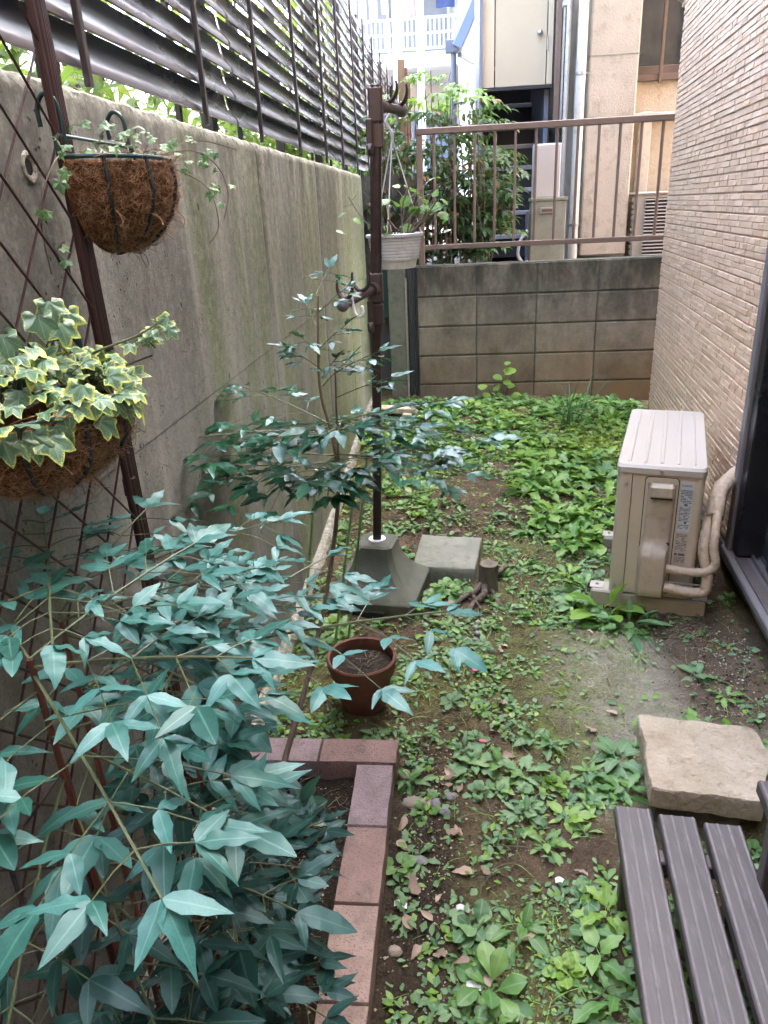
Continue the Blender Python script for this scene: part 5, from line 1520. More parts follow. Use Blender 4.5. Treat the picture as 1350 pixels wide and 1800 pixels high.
# hand-placed clumps seen along the edges of the step, slab and unit
for x, y, sc, kind in ((.30, 1.16, 1.1, 1), (.27, 1.06, 1.1, 4), (.29, .98, 1.2, 1), (.24, .90, 1.1, 4), (.27, 1.2, .9, 2), (.26, 1.12, .9, 0), (.42, 1.55, 1.2, 1), (.43, 1.68, 1.3, 4), (.56, 1.74, 1.3, 1), (.65, 1.74, 1.3, 1), (.74, 1.72, 1.2, 0),
                       (.47, 2.42, 1.5, 0), (.42, 2.50, 1.3, 0), (.50, 2.36, 1.2, 2), (.5, 2.62, 1.6, 1), (.44, 2.75, 1.5, 3), (-.10, 2.55, 1.3, 2), (-.06, 2.60, 1.4, 2), (-.12, 2.46, 1.2, 2), (.0, 2.58, 1.2, 2),
                       (.74, 2.05, .9, 4), (.80, 1.95, .8, 1), (.86, 1.85, .7, 0), (.12, 1.12, 1.2, 3), (.02, 1.12, 1.1, 2), (.05, .98, 1.3, 0), (.2, 1.35, 1.0, 3), (.15, 1.45, 1.0, 3), (.34, 1.62, .9, 3), (.25, 1.72, .9, 3)):
    spots.append((x, y, sc, kind, rg.uniform(0, 6.283)))
spots.sort(key=lambda s: -s[2] / math.hypot(s[0], s[1]))
def where(x, y):
    if x > .2 and y < 1.33: return 'beside the dark garden step'
    if x > .36 and 1.33 <= y < 1.85: return 'around the tan stone slab'
    if x < .02 and y < 1.7: return 'along the brick edging'
    if y < 1.75: return 'on the open soil between bricks and slab'
    if x > .68 and y < 2.45: return 'on the bare dirt by the house foundation'
    if x < -.12 and y < 2.25: return 'around the terracotta pot'
    if x < -.08 and y < 2.7: return 'around the laundry pole base'
    if x > .36 and y < 2.75: return 'at the near corner of the outdoor unit'
    if y < 2.75: return 'between the tree stump and the bare path'
    if x > .36 and y < 3.6: return 'in front of the outdoor unit grille'
    if x < -.2: return 'along the foot of the concrete wall'
    if y < 3.6: return 'just behind the flat mossy slab'
    if y > 4.4: return 'at the foot of the block wall'
    return 'in the middle of the far ground'
rest = []
for i, (x, y, sc, kind, yaw) in enumerate(spots):
    mt_ = rg.choice(('weed_b', 'weed_b', 'weed_a')) if (y > 3.2 or (x > .4 and y > 2.7)) else rg.choice(('weed_a', 'weed_a', 'weed_c', 'weed_b', 'weed_c'))
    M4 = Matrix.Translation((x, y, gh(x, y) - .006)) @ rotz(yaw) @ Matrix.Rotation(rg.uniform(-.12, .12), 4, 'X') @ Matrix.Diagonal((sc, sc, sc * rg.uniform(.8, 1.2), 1))
    if i < 300:
        ob = bpy.data.objects.new('weed', ros(kind, i % 3, mt_)); COL.objects.link(ob); ob.matrix_world = M4
        w_ = where(x, y)
        tag(ob, 'low green leafy weed ' + w_, 'weed', 'weeds ' + w_)
    else:
        rr = rg.random()
        for k, m4, r in rosette(kind, 500 + i): rest.append((k, M4 @ m4, (rr + r) % 1))
# small creeping leaves between the rosettes
SMALL = [leaf_template(.8, 1, .1, .15, 2, lambda t: (.25, 1, .15)[int(round(t * 2))]), leaf_template(.55, 1, .2, .3, 3, lambda t: (.15, .9, .8, .05)[int(round(t * 3))])]
sm1, sm2 = [], []
tries = 0
while len(sm1) + len(sm2) < 15000 and tries < 200000:
    tries += 1
    x = rg.uniform(-.58, 1.2); y = .6 + 4.5 * rg.random() ** 1.3
    d = dens(x, y)
    carpet = smooth(1.1, .5, math.hypot((x - .15) / .16, (y - 1.02) / .24))
    fringe = .1 * (smooth(-.2, .3, nz(x * 7, y * 7, 2)) if d > 0 else 0)
    if rg.random() > max(d * .8 * smooth(-.3, .3, nz(x * 9, y * 9, 21)), carpet * .9 if d > 0 else 0, fringe): continue
    a = rg.uniform(0, 6.283); el = rg.uniform(-.1, .6)
    s = rg.uniform(.010, .026) * (.55 if carpet > .5 else 1)
    it = (rg.randint(0, 1), mtx(Vector((x, y, gh(x, y) + rg.uniform(0, .012) * (.4 if carpet > .5 else 1))), (math.cos(a), math.sin(a), el), (rg.gauss(0, .3), rg.gauss(0, .3), 1), s), rg.random())
    (sm2 if y > 3.3 or rg.random() < .3 else sm1).append(it)
tag(scatter('ground_cover', SMALL, sm1, 'weed_c'), 'tiny green creeping leaves covering the near soil', 'ground cover', kind='stuff')
tag(scatter('ground_cover', SMALL, sm2, 'weed_b'), 'tiny bright green leaves covering the far soil', 'ground cover', kind='stuff')
if rest: tag(scatter('undergrowth', W_T, rest, 'weed_a'), 'mixed low weeds filling the gaps across the yard', 'weeds', kind='stuff')
# yellowing patch and dry straw
ye, dg_ = [], []
for k in range(1100):
    x = rg.gauss(.72, .14); y = rg.gauss(4.12, .17)
    if dens(x, y) <= 0: continue
    a = rg.uniform(0, 6.283); ye.append((rg.randint(0, 1), mtx(Vector((x, y, gh(x, y) + rg.uniform(.0, .06))), (math.cos(a), math.sin(a), rg.uniform(-.1, .7)), (rg.gauss(0, .4), rg.gauss(0, .4), 1), rg.uniform(.015, .03)), rg.random()))
tag(scatter('yellow_ground_cover', SMALL, ye, 'weed_yellow'), 'yellowing patch of small leaves in front of the grass tuft', 'ground cover', kind='stuff')
BL = [leaf_template(.035, 1, .2, .5, 5, strap), leaf_template(.05, 1, .2, .9, 5, strap)]
for (cx, cy, n, s0) in ((.22, 2.95, 150, .10), (.18, 2.80, 90, .08), (.02, 3.5, 80, .07), (.8, 2.3, 60, .05), (.72, 4.2, 220, .12), (.3, 3.2, 60, .07)):
    for k in range(n):
        x = rg.gauss(cx, s0); y = rg.gauss(cy, s0)
        a = rg.uniform(0, 6.283); dg_.append((rg.randint(0, 1), mtx(Vector((x, y, gh(x, y) + .004)), (math.cos(a), math.sin(a), rg.uniform(.02, .4)), (0, 0, 1), rg.uniform(.03, .07)), rg.random()))
tag(scatter('dry_straw', BL, dg_, 'dry_grass'), 'dry straw-coloured grass litter behind the stump', 'dry grass', kind='stuff')

sg = []
for k in range(5200):
    x = rg.uniform(-.58, 1.15); y = .7 + 4.3 * rg.random() ** 1.2
    d = dens(x, y)
    if d <= 0 or rg.random() > .25 + .75 * smooth(-.1, .35, nz(x * 5, y * 5, 55)): continue
    a = rg.uniform(0, 6.283); el = rg.uniform(.3, 1.3)
    sg.append((rg.randint(0, 1), mtx(Vector((x, y, gh(x, y))), (math.cos(a) * math.cos(el), math.sin(a) * math.cos(el), math.sin(el)), (-math.cos(a), -math.sin(a), .3), rg.uniform(.02, .065)), rg.random()))
tag(scatter('grass', BL, sg, 'weed_b'), 'thin grass blades sprouting between the weeds', 'grass', kind='stuff')
m = MB()
for k in range(150):
    x = rg.uniform(-.5, 1.0); y = rg.uniform(.9, 4.8)
    if dens(x, y) < .12: continue
    a = rg.uniform(0, 6.283); P = []
    for j in range(7):
        P.append(Vector((x, y, gh(x, y) + .006 + .014 * abs(math.sin(j * 1.3 + k)))))
        a += rg.uniform(-.6, .6); x += .028 * math.cos(a); y += .028 * math.sin(a)
        if dens(x, y) <= 0: break
    if len(P) > 2: m.tube(smoothpts(P, 3), rg.uniform(.0009, .0017), 5, False)
tag(m.build('creeping_stems', 'stem_green'), 'thin creeping stems running between the weeds', 'stems', kind='stuff')
# single plants that stand out
def tuft(name, label, c, n, h, spread, matn, T, seed, el0=.9, cat='plant'):
    rg = random.Random(seed); I = []
    for k in range(n):
        a = rg.uniform(0, 6.283); el = rg.uniform(el0, 1.45)
        I.append((rg.randint(0, len(T) - 1), mtx(Vector((c[0] + rg.gauss(0, spread), c[1] + rg.gauss(0, spread), gh(c[0], c[1]) - .004)), (math.cos(a) * math.cos(el), math.sin(a) * math.cos(el), math.sin(el)), (-math.cos(a), -math.sin(a), .2), h * rg.uniform(.6, 1.1)), rg.random()))
    o = scatter(name, T, I, matn); return tag(at_base(o, (c[0], c[1], gh(*c[:2]))), label, cat)
tuft('grass_tuft', 'tall dark green grass tuft in front of the block wall', (.66, 4.40), 30, .36, .03, 'grass_blade', [leaf_template(.028, 1, .2, .3, 7, strap), leaf_template(.022, 1, .2, .55, 7, strap)], 4, 1.0)
tuft('leafy_weed', 'upright long-leaved weed between the grass tuft and the house corner', (.95, 4.62), 34, .085, .045, 'weed_b', [W_T[3], leaf_template(.26, 1, .2, .5, 6, lance)], 6, .4)
tuft('leafy_weed', 'long-leaved weed sprawling at the near foot of the outdoor unit', (.60, 2.37), 12, .12, .012, 'weed_c', [leaf_template(.26, 1, .3, .35, 7, obov, petiole=.25)], 8, .15)
tuft('leafy_weed', 'broad-leaved weed clump at the front corner of the outdoor unit', (.53, 2.45), 14, .13, .02, 'weed_b', [leaf_template(.5, 1, .2, .4, 7, obov, .12, petiole=.3), W_T[1]], 9, .2)
# heart-leaved seedling against the block wall
hl = leaf_template(.92, 1, .1, .2, 6, roundl, .05); rg = random.Random(2)
hw = thing('heart_leaf_weed', 'heart-leaved green seedling growing against the block wall', 'plant', (.27, 5.12, .15))
m = MB(); me_h = tmpl_mesh('leaf', hl, 'weed_b')
for k, (dx, dz, s) in enumerate(((-.02, .17, .07), (.06, .22, .075), (.09, .27, .05), (.13, .22, .085), (-.08, .12, .07), (.0, .10, .06), (.12, .12, .06), (-.05, .06, .06), (.05, .14, .06), (.17, .05, .07))):
    p = Vector((.25 + dx, 5.10 + rg.uniform(-.05, .01), .15 + dz)); b = Vector((.27 + dx * .3, 5.13, .13))
    m.tube(smoothpts([b, b.lerp(p, .5) + Vector((0, .01, .02)), p], 3), .0022, 5, False)
    a = rg.uniform(3.3, 6.1); ob = bpy.data.objects.new('leaf', me_h); COL.objects.link(ob); ob.parent = hw
    ob.matrix_basis = Matrix.Translation(-Vector(WL[hw.name])) @ mtx(p, (math.cos(a), math.sin(a), -.15), (rg.gauss(0, .2), -.5, 1), s)
m.build('stalk', 'stem_green', hw)['kind'] = 'stuff'
# fern by the concrete post
fn_ = thing('fern', 'small light green fern at the foot of the concrete post', 'fern', (-.40, 5.02, .15))
rg = random.Random(6); I = []; m = MB()
pin = leaf_template(.3, 1, .1, .15, 3, lambda t: (.5, 1, .7, .05)[int(round(t * 3))])
for k, (a, L) in enumerate(((-25, .30), (-60, .25), (20, .26), (200, .24), (240, .22), (-100, .2), (150, .2))):
    d = Vector((math.cos(R(a)), math.sin(R(a)) * .6 - .2, .55)).normalized(); b0 = Vector((-.40, 5.02, .15))
    Q = [b0 + d * L * t - Vector((0, 0, .45 * L * t * t)) for t in [i / 12 for i in range(13)]]
    m.tube(Q, .0014, 4, False)
    for i in range(2, 13):
        t = i / 12; tg = (Q[i] - Q[i - 1]).normalized()
        for sg in (-1, 1):
            sd_ = tg.cross(Vector((0, 0, 1))).normalized() * sg
            I.append((0, mtx(Q[i], sd_ + tg * .45 + Vector((0, 0, -.15)), (0, 0, 1), .075 * (1 - .75 * t) + .008), rg.random()))
scatter('frond', [pin], I, 'fern_leaf', fn_)['kind'] = 'stuff'
m.build('midrib', 'stem_green', fn_)['kind'] = 'stuff'

# ------------------------------------------------------------------ pebbles, litter, crumbs
rg = random.Random(17)
for k, (x, y, r, sc, mt_, lab) in enumerate(((-.125, 1.475, .022, (1.3, .9, .55), 'pebble_tan', 'pale flat stone beside the second brick from the pot'),
        (-.068, 1.465, .014, (1, 1.3, .8), 'pebble_grey', 'dark grey pebble right of the pale flat stone'), (-.042, 1.44, .013, (1.1, 1, .8), 'pebble_grey', 'rounded grey pebble farthest from the brick edging'),
        (-.105, 1.297, .017, (1.4, .8, .6), 'pebble_grey', 'smooth grey pebble lying alone on dark soil'), (-.152, 1.575, .015, (1, 1.2, .8), 'pebble_tan', 'chalky white stone at the corner of the brick edging'),
        (-.03, 1.50, .013, (1.2, 1, .7), 'pebble_grey', 'angular dark pebble near the dead leaves'), (-.14, 1.06, .013, (1.2, 1, .7), 'pebble_tan', 'mossy tan pebble beside the pink brick'))):
    m = MB(); m.ball((x, y, gh(x, y) + r * sc[2] * .55), r, 12, 8, sc, .12, rg)
    tag(at_base(m.build('pebble', mt_), (x, y, gh(x, y))), lab, 'pebble')
for k, (x, y) in enumerate(((.06, 2.42), (.062, 2.36), (.058, 2.30), (.05, 2.25), (.055, 2.33))):
    m = MB(); m.box((x, y, gh(x, y) + .008), (.022, .018, .018), .004, Matrix.Rotation(rg.uniform(0, 3), 3, 'Z'))
    tag(at_base(m.build('dark_pebble', 'ac_grey'), (x, y, gh(x, y))), 'small dark angular stone in the short row below the roots', 'pebble', 'row of dark stones')
DT = [leaf_template(.5, 1, .45, .3, 6, lance, .25, .5), leaf_template(.6, 1, -.3, -.35, 6, ovate, .3, -.4), leaf_template(.4, 1, .6, .15, 6, lance, .2, .9)]
dm = [tmpl_mesh('dead_leaf', T, 'dead_leaf') for T in DT]
for k in range(58):
    if k < 26: x = rg.gauss(-.05, .07); y = rg.uniform(.95, 1.6)
    elif k < 42: x = rg.uniform(.0, .8); y = rg.uniform(1.2, 2.3)
    else: x = rg.uniform(-.1, .6); y = rg.uniform(2.3, 4.4)
    if x < -.16: x = -.15
    a = rg.uniform(0, 6.283)
    ob = bpy.data.objects.new('dead_leaf', dm[k % 3]); COL.objects.link(ob)
    ob.matrix_world = mtx(Vector((x, y, gh(x, y) + .008)), (math.cos(a), math.sin(a), rg.uniform(-.1, .25)), (rg.gauss(0, .35), rg.gauss(0, .35), 1), rg.uniform(.025, .055))
    w_ = where(x, y); tag(ob, 'curled brown dead leaf ' + w_, 'dead leaf', 'dead leaves ' + w_)
for k, (x, y) in enumerate(((.0, 1.16), (-.135, 1.16), (.02, .985), (.22, 1.24))):
    m = MB(); m.grid(lambda u, v: (x + .028 * (u - .5), y + .014 * (v - .5), gh(x, y) + .012 + .005 * math.sin(u * 5)), 5, 3)
    tag(at_base(m.build('paper_scrap', 'shell_white'), (x, y, gh(x, y))), 'small white paper-like scrap on the near soil', 'scrap', 'white scraps on the soil')
for k, (x, y) in enumerate(((.045, 2.05), (.06, 1.72), (.065, 1.62))):
    m = MB(); m.ball((x, y, gh(x, y) + .014), .008, 8, 5, (1.3, .8, .4), .3, rg)
    tag(at_base(m.build('fallen_petal', 'petal_pink'), (x, y, gh(x, y))), 'fallen pink petal among the weeds right of the terracotta pot', 'petal', 'fallen pink petals')
# crumbs and grit, far too many to count
cr, cr2 = MB(), MB()
for k in range(5200):
    q = rg.random()
    if q < .45: x = rg.uniform(-.58, -.28); y = rg.uniform(.7, 1.53)
    elif q < .62: x = rg.gauss(.87, .08); y = rg.gauss(2.1, .22)
    elif q < .8: x = rg.gauss(-.08, .05); y = rg.uniform(.8, 1.7)
    else: x = rg.uniform(-.2, .9); y = rg.uniform(1.0, 3.6)
    if x > .96 + .085 * (y - 2.12) or (-.275 < x < -.17 and y < 1.64): continue
    r = rg.uniform(.0015, .0042) * (1.4 if rg.random() < .1 else 1)
    z = gh(x, y)
    dk = rg.random() < (.86 if q < .45 else .6)
    p = [(rg.uniform(.6, 1.2) * r * a, rg.uniform(.6, 1.2) * r * b, rg.uniform(.5, .9) * r * c) for a, b, c in ((1, 0, 0), (-1, 0, 0), (0, 1, 0), (0, -1, 0), (0, 0, 1), (0, 0, -1))]
    (cr if dk else cr2).add([(x + a, y + b, z + r * .4 + c) for a, b, c in p], [(0, 2, 4), (2, 1, 4), (1, 3, 4), (3, 0, 4), (2, 0, 5), (1, 2, 5), (3, 1, 5), (0, 3, 5)])
tag(cr.build('soil_crumbs', 'potting_soil'), 'dark crumbs of soil in the planting bed and around it', 'soil', kind='stuff')
tag(cr2.build('grit', 'pebble_tan'), 'pale grit scattered over the soil', 'grit', kind='stuff')
m = MB()
for k in range(150):
    if k < 40: x = rg.gauss(.84, .1); y = rg.gauss(2.15, .2)
    elif k < 140: x = rg.uniform(-.55, -.3); y = rg.uniform(.8, 1.5)
    else: x = rg.uniform(-.12, .8); y = rg.uniform(1.0, 3.8)
    if x > .95 + .085 * (y - 2.12): continue
    a = rg.uniform(0, 6.283); L = rg.uniform(.02, .09); z = gh(x, y) + .004
    d = Vector((math.cos(a), math.sin(a), rg.uniform(-.02, .12))); sd_ = Vector((-math.sin(a), math.cos(a), .1)) * rg.uniform(-.2, .2)
    m.tube([Vector((x, y, z)), Vector((x, y, z)) + d * L * .5 + sd_ * L, Vector((x, y, z)) + d * L], rg.uniform(.0006, .0015), 5, False)
tag(m.build('twig_litter', 'twig_grey'), 'thin dry twigs and straws strewn on the soil', 'twigs', kind='stuff')
# ------------------------------------------------------------------ shrub behind the railing
rg = random.Random(51)
bs_ = thing('nandina_bush', 'tall loose nandina bush with red-tinged leaves behind the brown railing', 'bush', (-.15, 5.75, .93))
m = MB(); inst = []; insttop = []
SL = [leaf_template(.36, 1, .2, .25, 3, lambda t: (.12, .95, .7, .05)[int(round(t * 3))]), leaf_template(.42, 1, .3, .4, 3, lambda t: (.12, 1, .7, .05)[int(round(t * 3))])]
for k in range(56):
    bx = rg.uniform(-.52, .22); by = rg.uniform(5.52, 6.1); hgt = rg.uniform(.5, 1.42) * (1 - .25 * abs(bx + .15) / .4)
    lean = rg.uniform(-.12, .12); b = Vector((bx, by, .93)); tp_ = b + Vector((lean, rg.uniform(-.1, .1), hgt))
    m.tube([b, b.lerp(tp_, .5) + Vector((.01, 0, 0)), tp_], [.007, .006, .0035], 6)
    for j in range(7):
        q = rg.uniform(.35, 1.0) if j else 1.0
        p = b.lerp(tp_, q); a = rg.uniform(0, 6.283); L = rg.uniform(.16, .30); rr = rg.random()
        for i in range(20):
            u = .25 + .75 * rg.random(); side = rg.uniform(-1, 1) * .42 * L * (1 - .5 * u)
            pos = p + Vector((math.cos(a), math.sin(a), .25 - .4 * u)) * L * u + Vector((-math.sin(a), math.cos(a), 0)) * side
            if pos.y < 5.42: continue
            aa = a + rg.uniform(-1.1, 1.1)
            it = (rg.randint(0, 1), mtx(pos, (math.cos(aa), math.sin(aa), rg.uniform(-.7, .2)), (rg.gauss(0, .35), rg.gauss(0, .35), 1), rg.uniform(.045, .075)), (rr * .7 + rg.random() * .3) % 1)
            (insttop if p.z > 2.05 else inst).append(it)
for k in range(620):
    p = Vector((rg.uniform(-.5, .2), rg.uniform(5.45, 6.2), .95 + .32 * rg.random())); a = rg.uniform(0, 6.283)
    inst.append((rg.randint(0, 1), mtx(p, (math.cos(a), math.sin(a), rg.uniform(-.6, .3)), (rg.gauss(0, .4), rg.gauss(0, .4), 1), rg.uniform(.05, .08)), rg.random() * .9))
m.build('stem', 'stem_brown', bs_)['kind'] = 'stuff'
scatter('foliage', SL, inst, 'nandina_far', bs_)['kind'] = 'stuff'
scatter('top_foliage', SL, insttop, 'nandina_top', bs_)['kind'] = 'stuff'

# shrubs behind the louvre fence
for k, (y, x, h, lab) in enumerate(((1.1, -1.15, 1.0, 'leafy shrub behind the near end of the louvre fence'), (2.6, -1.25, 1.25, 'leafy shrub behind the second louvre panel'), (4.3, -1.2, 1.35, 'leafy shrub behind the middle of the louvre fence'), (6.3, -1.25, 1.45, 'leafy shrub behind the far louvre panels'), (8.3, -1.2, 1.6, 'orange-flecked shrub rising above the far end of the louvre fence'))):
    rg = random.Random(60 + k); sh = thing('shrub', lab, 'shrub', (x, y, 1.57))
    inst = []
    for c in range(40):
        cc = Vector((x + rg.gauss(0, .13) + (.2 if c % 3 == 0 else 0), y + rg.gauss(0, .5), 1.62 + (h * rg.random() if c % 3 else .12 * rg.random())))
        for i in range(34 if c % 3 else 80):
            v = Vector((rg.gauss(0, .11), rg.gauss(0, .16), rg.gauss(0, .11))); p = cc + v
            if p.x > -.84: p.x = -.84 - rg.random() * .1
            inst.append((rg.randint(0, 1), mtx(p, (rg.gauss(0, 1), rg.gauss(0, 1), rg.uniform(-.8, .4)), (rg.gauss(0, .5), rg.gauss(0, .5), 1), rg.uniform(.05, .085)), rg.random()))
    scatter('crown', SL, inst, 'fence_leaf', sh)['kind'] = 'stuff'
    m = MB()
    for c in range(7): m.tube([(x + rg.gauss(0, .05), y + rg.gauss(0, .25), 1.55), (x + rg.gauss(0, .1), y + rg.gauss(0, .35), 1.6 + h * .8)], [.016, .006], 6)
    m.build('stem', 'bark', sh)['kind'] = 'stuff'

# ------------------------------------------------------------------ neighbouring beige building
nb = thing('neighbour_building', 'beige rendered neighbouring building with pillar and barred window behind the railing', 'building', (1.6, 7.0, .93))
def nbox(name, x0, x1, y0, y1, z0, z1, mat, bev=0.0, parent=nb):
    m = MB(); m.box(((x0 + x1) / 2, (y0 + y1) / 2, (z0 + z1) / 2), (x1 - x0, y1 - y0, z1 - z0), bev); return m.build(name, mat, parent)
nbox('pillar', .985, 1.345, 6.5, 7.0, .985, 9.2, 'beige_render', .012)
nbox('pillar_joint', .982, 1.348, 6.497, 7.0, 2.395, 2.401, 'foundation')
nbox('recess_wall', 1.0, 6.0, 7.02, 7.3, .93, 2.32, 'beige_render')
nbox('wall_above_window', 1.0, 6.0, 7.02, 7.3, 3.45, 9.2, 'beige_render')
nbox('window_pier', 2.5, 6.0, 7.02, 7.3, 2.321, 3.449, 'beige_render')
nbox('side_wall', .90, .984, 6.62, 9.5, .93, 9.2, 'beige_render')
nbox('rear_block', 1.0, 6.0, 7.31, 12.0, .93, 9.2, 'beige_render')
nbox('ledge', 1.36, 2.6, 6.93, 7.019, 2.005, 2.04, 'pipe_white', .006)
wd = nbox('window', 1.39, 2.45, 7.14, 7.15, 2.36, 3.40, 'window_glass')
nbox('window_frame', 1.37, 2.48, 7.05, 7.12, 2.325, 2.385, 'brown_grille', .004, wd)
nbox('window_frame', 1.37, 1.415, 7.05, 7.12, 2.386, 3.44, 'brown_grille', .004, wd)
nbox('window_frame', 1.85, 1.885, 7.06, 7.12, 2.386, 3.44, 'brown_grille', .004, wd)
for k in range(6): nbox('window_bar', 1.40 + .205 * k, 1.425 + .205 * k, 6.965, 6.985, 2.25, 3.5, 'brown_grille', .003, wd)
nbox('window_sill', 1.37, 2.5, 6.98, 7.045, 2.27, 2.318, 'brown_grille', .004, wd)
def npipe(name, label, pts, r, mat, brackets=()):
    o = thing(name, label, 'pipe', pts[0])
    m = MB(); m.tube(smoothpts(pts, 5), r, 14); m.build('tube', mat, o)
    for z_ in brackets:
        m = MB(); m.tube([(pts[0][0], pts[0][1], z_), (pts[0][0], pts[0][1], z_ + .018)], r + .006, 14); m.box((pts[0][0] + .05, pts[0][1] + .02, z_ + .009), (.09, .012, .014)); m.build('bracket', 'screw_metal', o)
    return o
npipe('drain_pipe', 'white vertical drain pipe beside the beige pillar', [(.925, 6.50, .93), (.925, 6.50, 2.2), (.925, 6.50, 4.5)], .036, 'pipe_white', (1.22, 2.28))
npipe('drain_pipe', 'thin cream pipe left of the thicker white drain pipe', [(.835, 6.60, .93), (.835, 6.60, 2.2), (.835, 6.60, 4.5)], .020, 'pipe_white')
npipe('drain_pipe', 'grey conduit behind the meter box', [(.775, 6.58, .93), (.775, 6.58, 1.5), (.775, 6.58, 1.95)], .014, 'post_blue_grey')
# white angled vent duct on the recess wall
m = MB(); m.box((1.53, 6.985, 1.72), (.10, .06, .66), .006); m.box((1.53, 6.96, 1.375), (.13, .12, .03), .004, Matrix.Rotation(R(25), 3, 'X')); m.box((1.60, 6.93, 1.42), (.06, .05, .02), .003)
tag(at_base(m.build('duct_cover', 'pipe_white'), (1.53, 6.98, 1.36)), 'white vertical duct cover on the recessed beige wall', 'duct')
# second outdoor unit
a2 = thing('outdoor_unit', 'far beige outdoor unit with slatted grille behind the railing', 'air conditioner', (1.72, 6.55, .93))
nbox('body', 1.385, 2.16, 6.47, 6.76, .95, 1.425, 'ac_far', .012, a2)
nbox('lid', 1.375, 2.17, 6.46, 6.77, 1.426, 1.447, 'ac_lid', .008, a2)
nbox('grille_back', 1.47, 2.14, 6.462, 6.4695, .97, 1.40, 'gap_black', 0, a2)
for k in range(17): nbox('grille_slat', 1.465, 2.14, 6.448, 6.461, .975 + .0255 * k, .984 + .0255 * k, 'ac_lid', .002, a2)
for k in range(10): nbox('side_fin', 1.376, 1.3845, 6.50, 6.73, .99 + .043 * k, 1.012 + .043 * k, 'ac_far_side', 0, a2)
# meter box and mossy block
m = MB(); m.box((.655, 6.15, 1.62), (.20, .10, .37), .006); m.box((.655, 6.097, 1.62), (.185, .006, .35), .002)
tag(at_base(m.build('meter_box', 'box_pinkish'), (.655, 6.15, 1.42)), 'pinkish white meter box behind the railing', 'meter box')
mb_ = thing('block_pedestal', 'mossy cream concrete pedestal with a slot below the meter box', 'pedestal', (.65, 6.02, .93))
nbox('pedestal', .535, .79, 5.96, 6.10, .93, 1.415, 'mossy_block', .006, mb_); nbox('cap', .525, .80, 5.955, 6.105, 1.416, 1.44, 'mossy_block', .004, mb_)
nbox('slot_frame', .60, .70, 5.952, 5.9595, 1.33, 1.375, 'ac_far', .003, mb_); nbox('slot', .612, .688, 5.9500, 5.9518, 1.343, 1.362, 'brown_grille', 0, mb_)
m = MB(); m.tube(smoothpts([(.52, 5.99, 1.22), (.47, 5.99, 1.16), (.45, 5.99, 1.05), (.50, 5.99, .98), (.53, 5.99, 1.0)], 5), .012, 8)
tag(at_base(m.build('flexible_hose', 'white_plastic'), (.5, 5.99, .95)), 'white flexible hose looping beside the mossy pedestal', 'hose')
m = MB(); m.box((.515, 6.03, 1.14), (.02, .06, .42), .003); tag(at_base(m.build('grey_channel', 'post_blue_grey'), (.515, 6.03, .93)), 'narrow blue-grey channel standing left of the mossy pedestal', 'channel')

# ------------------------------------------------------------------ black outdoor staircase
sc_ = thing('steel_staircase', 'black steel outdoor staircase with ribbed treads behind the railing', 'staircase', (.5, 7.4, .93))
nbox('stringer', .175, .20, 6.75, 8.6, .93, 4.6, 'post_blue_grey', 0, sc_)
nbox('stringer', .70, .735, 6.9, 8.6, .93, 2.9, 'post_blue_grey', 0, sc_)
for k in range(9):
    z_ = .98 + .185 * k; y_ = 6.85 + .19 * k
    tr_ = nbox('tread', .201, .699, y_, y_ + .24, z_ + .155, z_ + .18, 'stair_black', .003, sc_)
    nbox('nosing', .2015, .6985, y_ - .012, y_ + .003, z_ + .150, z_ + .185, 'tread_steel', .003, tr_)
    nbox('riser', .202, .698, y_ + .012, y_ + .02, z_, z_ + .154, 'stair_black', 0, sc_)
nbox('back_sheet', .202, .86, 8.62, 8.66, .93, 4.6, 'stair_black', 0, sc_)
nbox('side_sheet', .736, .75, 6.95, 8.6, .93, 2.3, 'stair_black', 0, sc_)
# cream door panel above the stair
dp = thing('cream_door', 'tall cream door panel with a round knob above the black staircase', 'door', (.5, 6.85, 2.27))
nbox('panel', .30, .695, 6.80, 6.84, 2.27, 4.6, 'panel_cream', .003, dp); nbox('frame', .185, .292, 6.80, 6.86, 2.27, 4.6, 'panel_cream', .003, dp); nbox('frame', .702, .745, 6.80, 6.86, 2.27, 4.6, 'panel_cream', .003, dp)
nbox('bottom_rail', .186, .745, 6.79, 6.87, 2.245, 2.268, 'stair_black', 0, dp)
m = MB(); m.ball((.64, 6.775, 2.62), .022, 12, 8); m.tube([(.64, 6.80, 2.62), (.64, 6.775, 2.62)], .012, 10); m.build('knob', 'screw_metal', dp)
for z_ in (2.5, 3.3): nbox('hinge', .696, .708, 6.788, 6.799, z_, z_ + .10, 'screw_metal', .002, dp)
m = MB(); m.box((.775, 6.72, 2.55), (.045, .05, 1.1), .004); tag(at_base(m.build('brown_post', 'rail_brown'), (.775, 6.72, 2.0)), 'brown metal upright between the cream door and the louvred shutter', 'post')
sh_ = thing('louvre_shutter', 'narrow dark grey louvred shutter beside the white pipes', 'shutter', (.84, 6.66, 2.0))
nbox('frame', .80, .812, 6.63, 6.68, 2.0, 2.75, 'pipe_white', .002, sh_)
for k in range(15):
    m = MB(); m.box((.832, 6.655, 2.02 + .048 * k), (.04, .05, .008), 0, Matrix.Rotation(R(-38), 3, 'Y')); m.build('louvre', 'shutter_grey', sh_)
nbox('cap', .79, .86, 6.61, 6.69, 2.752, 2.79, 'pipe_white', .004, sh_)

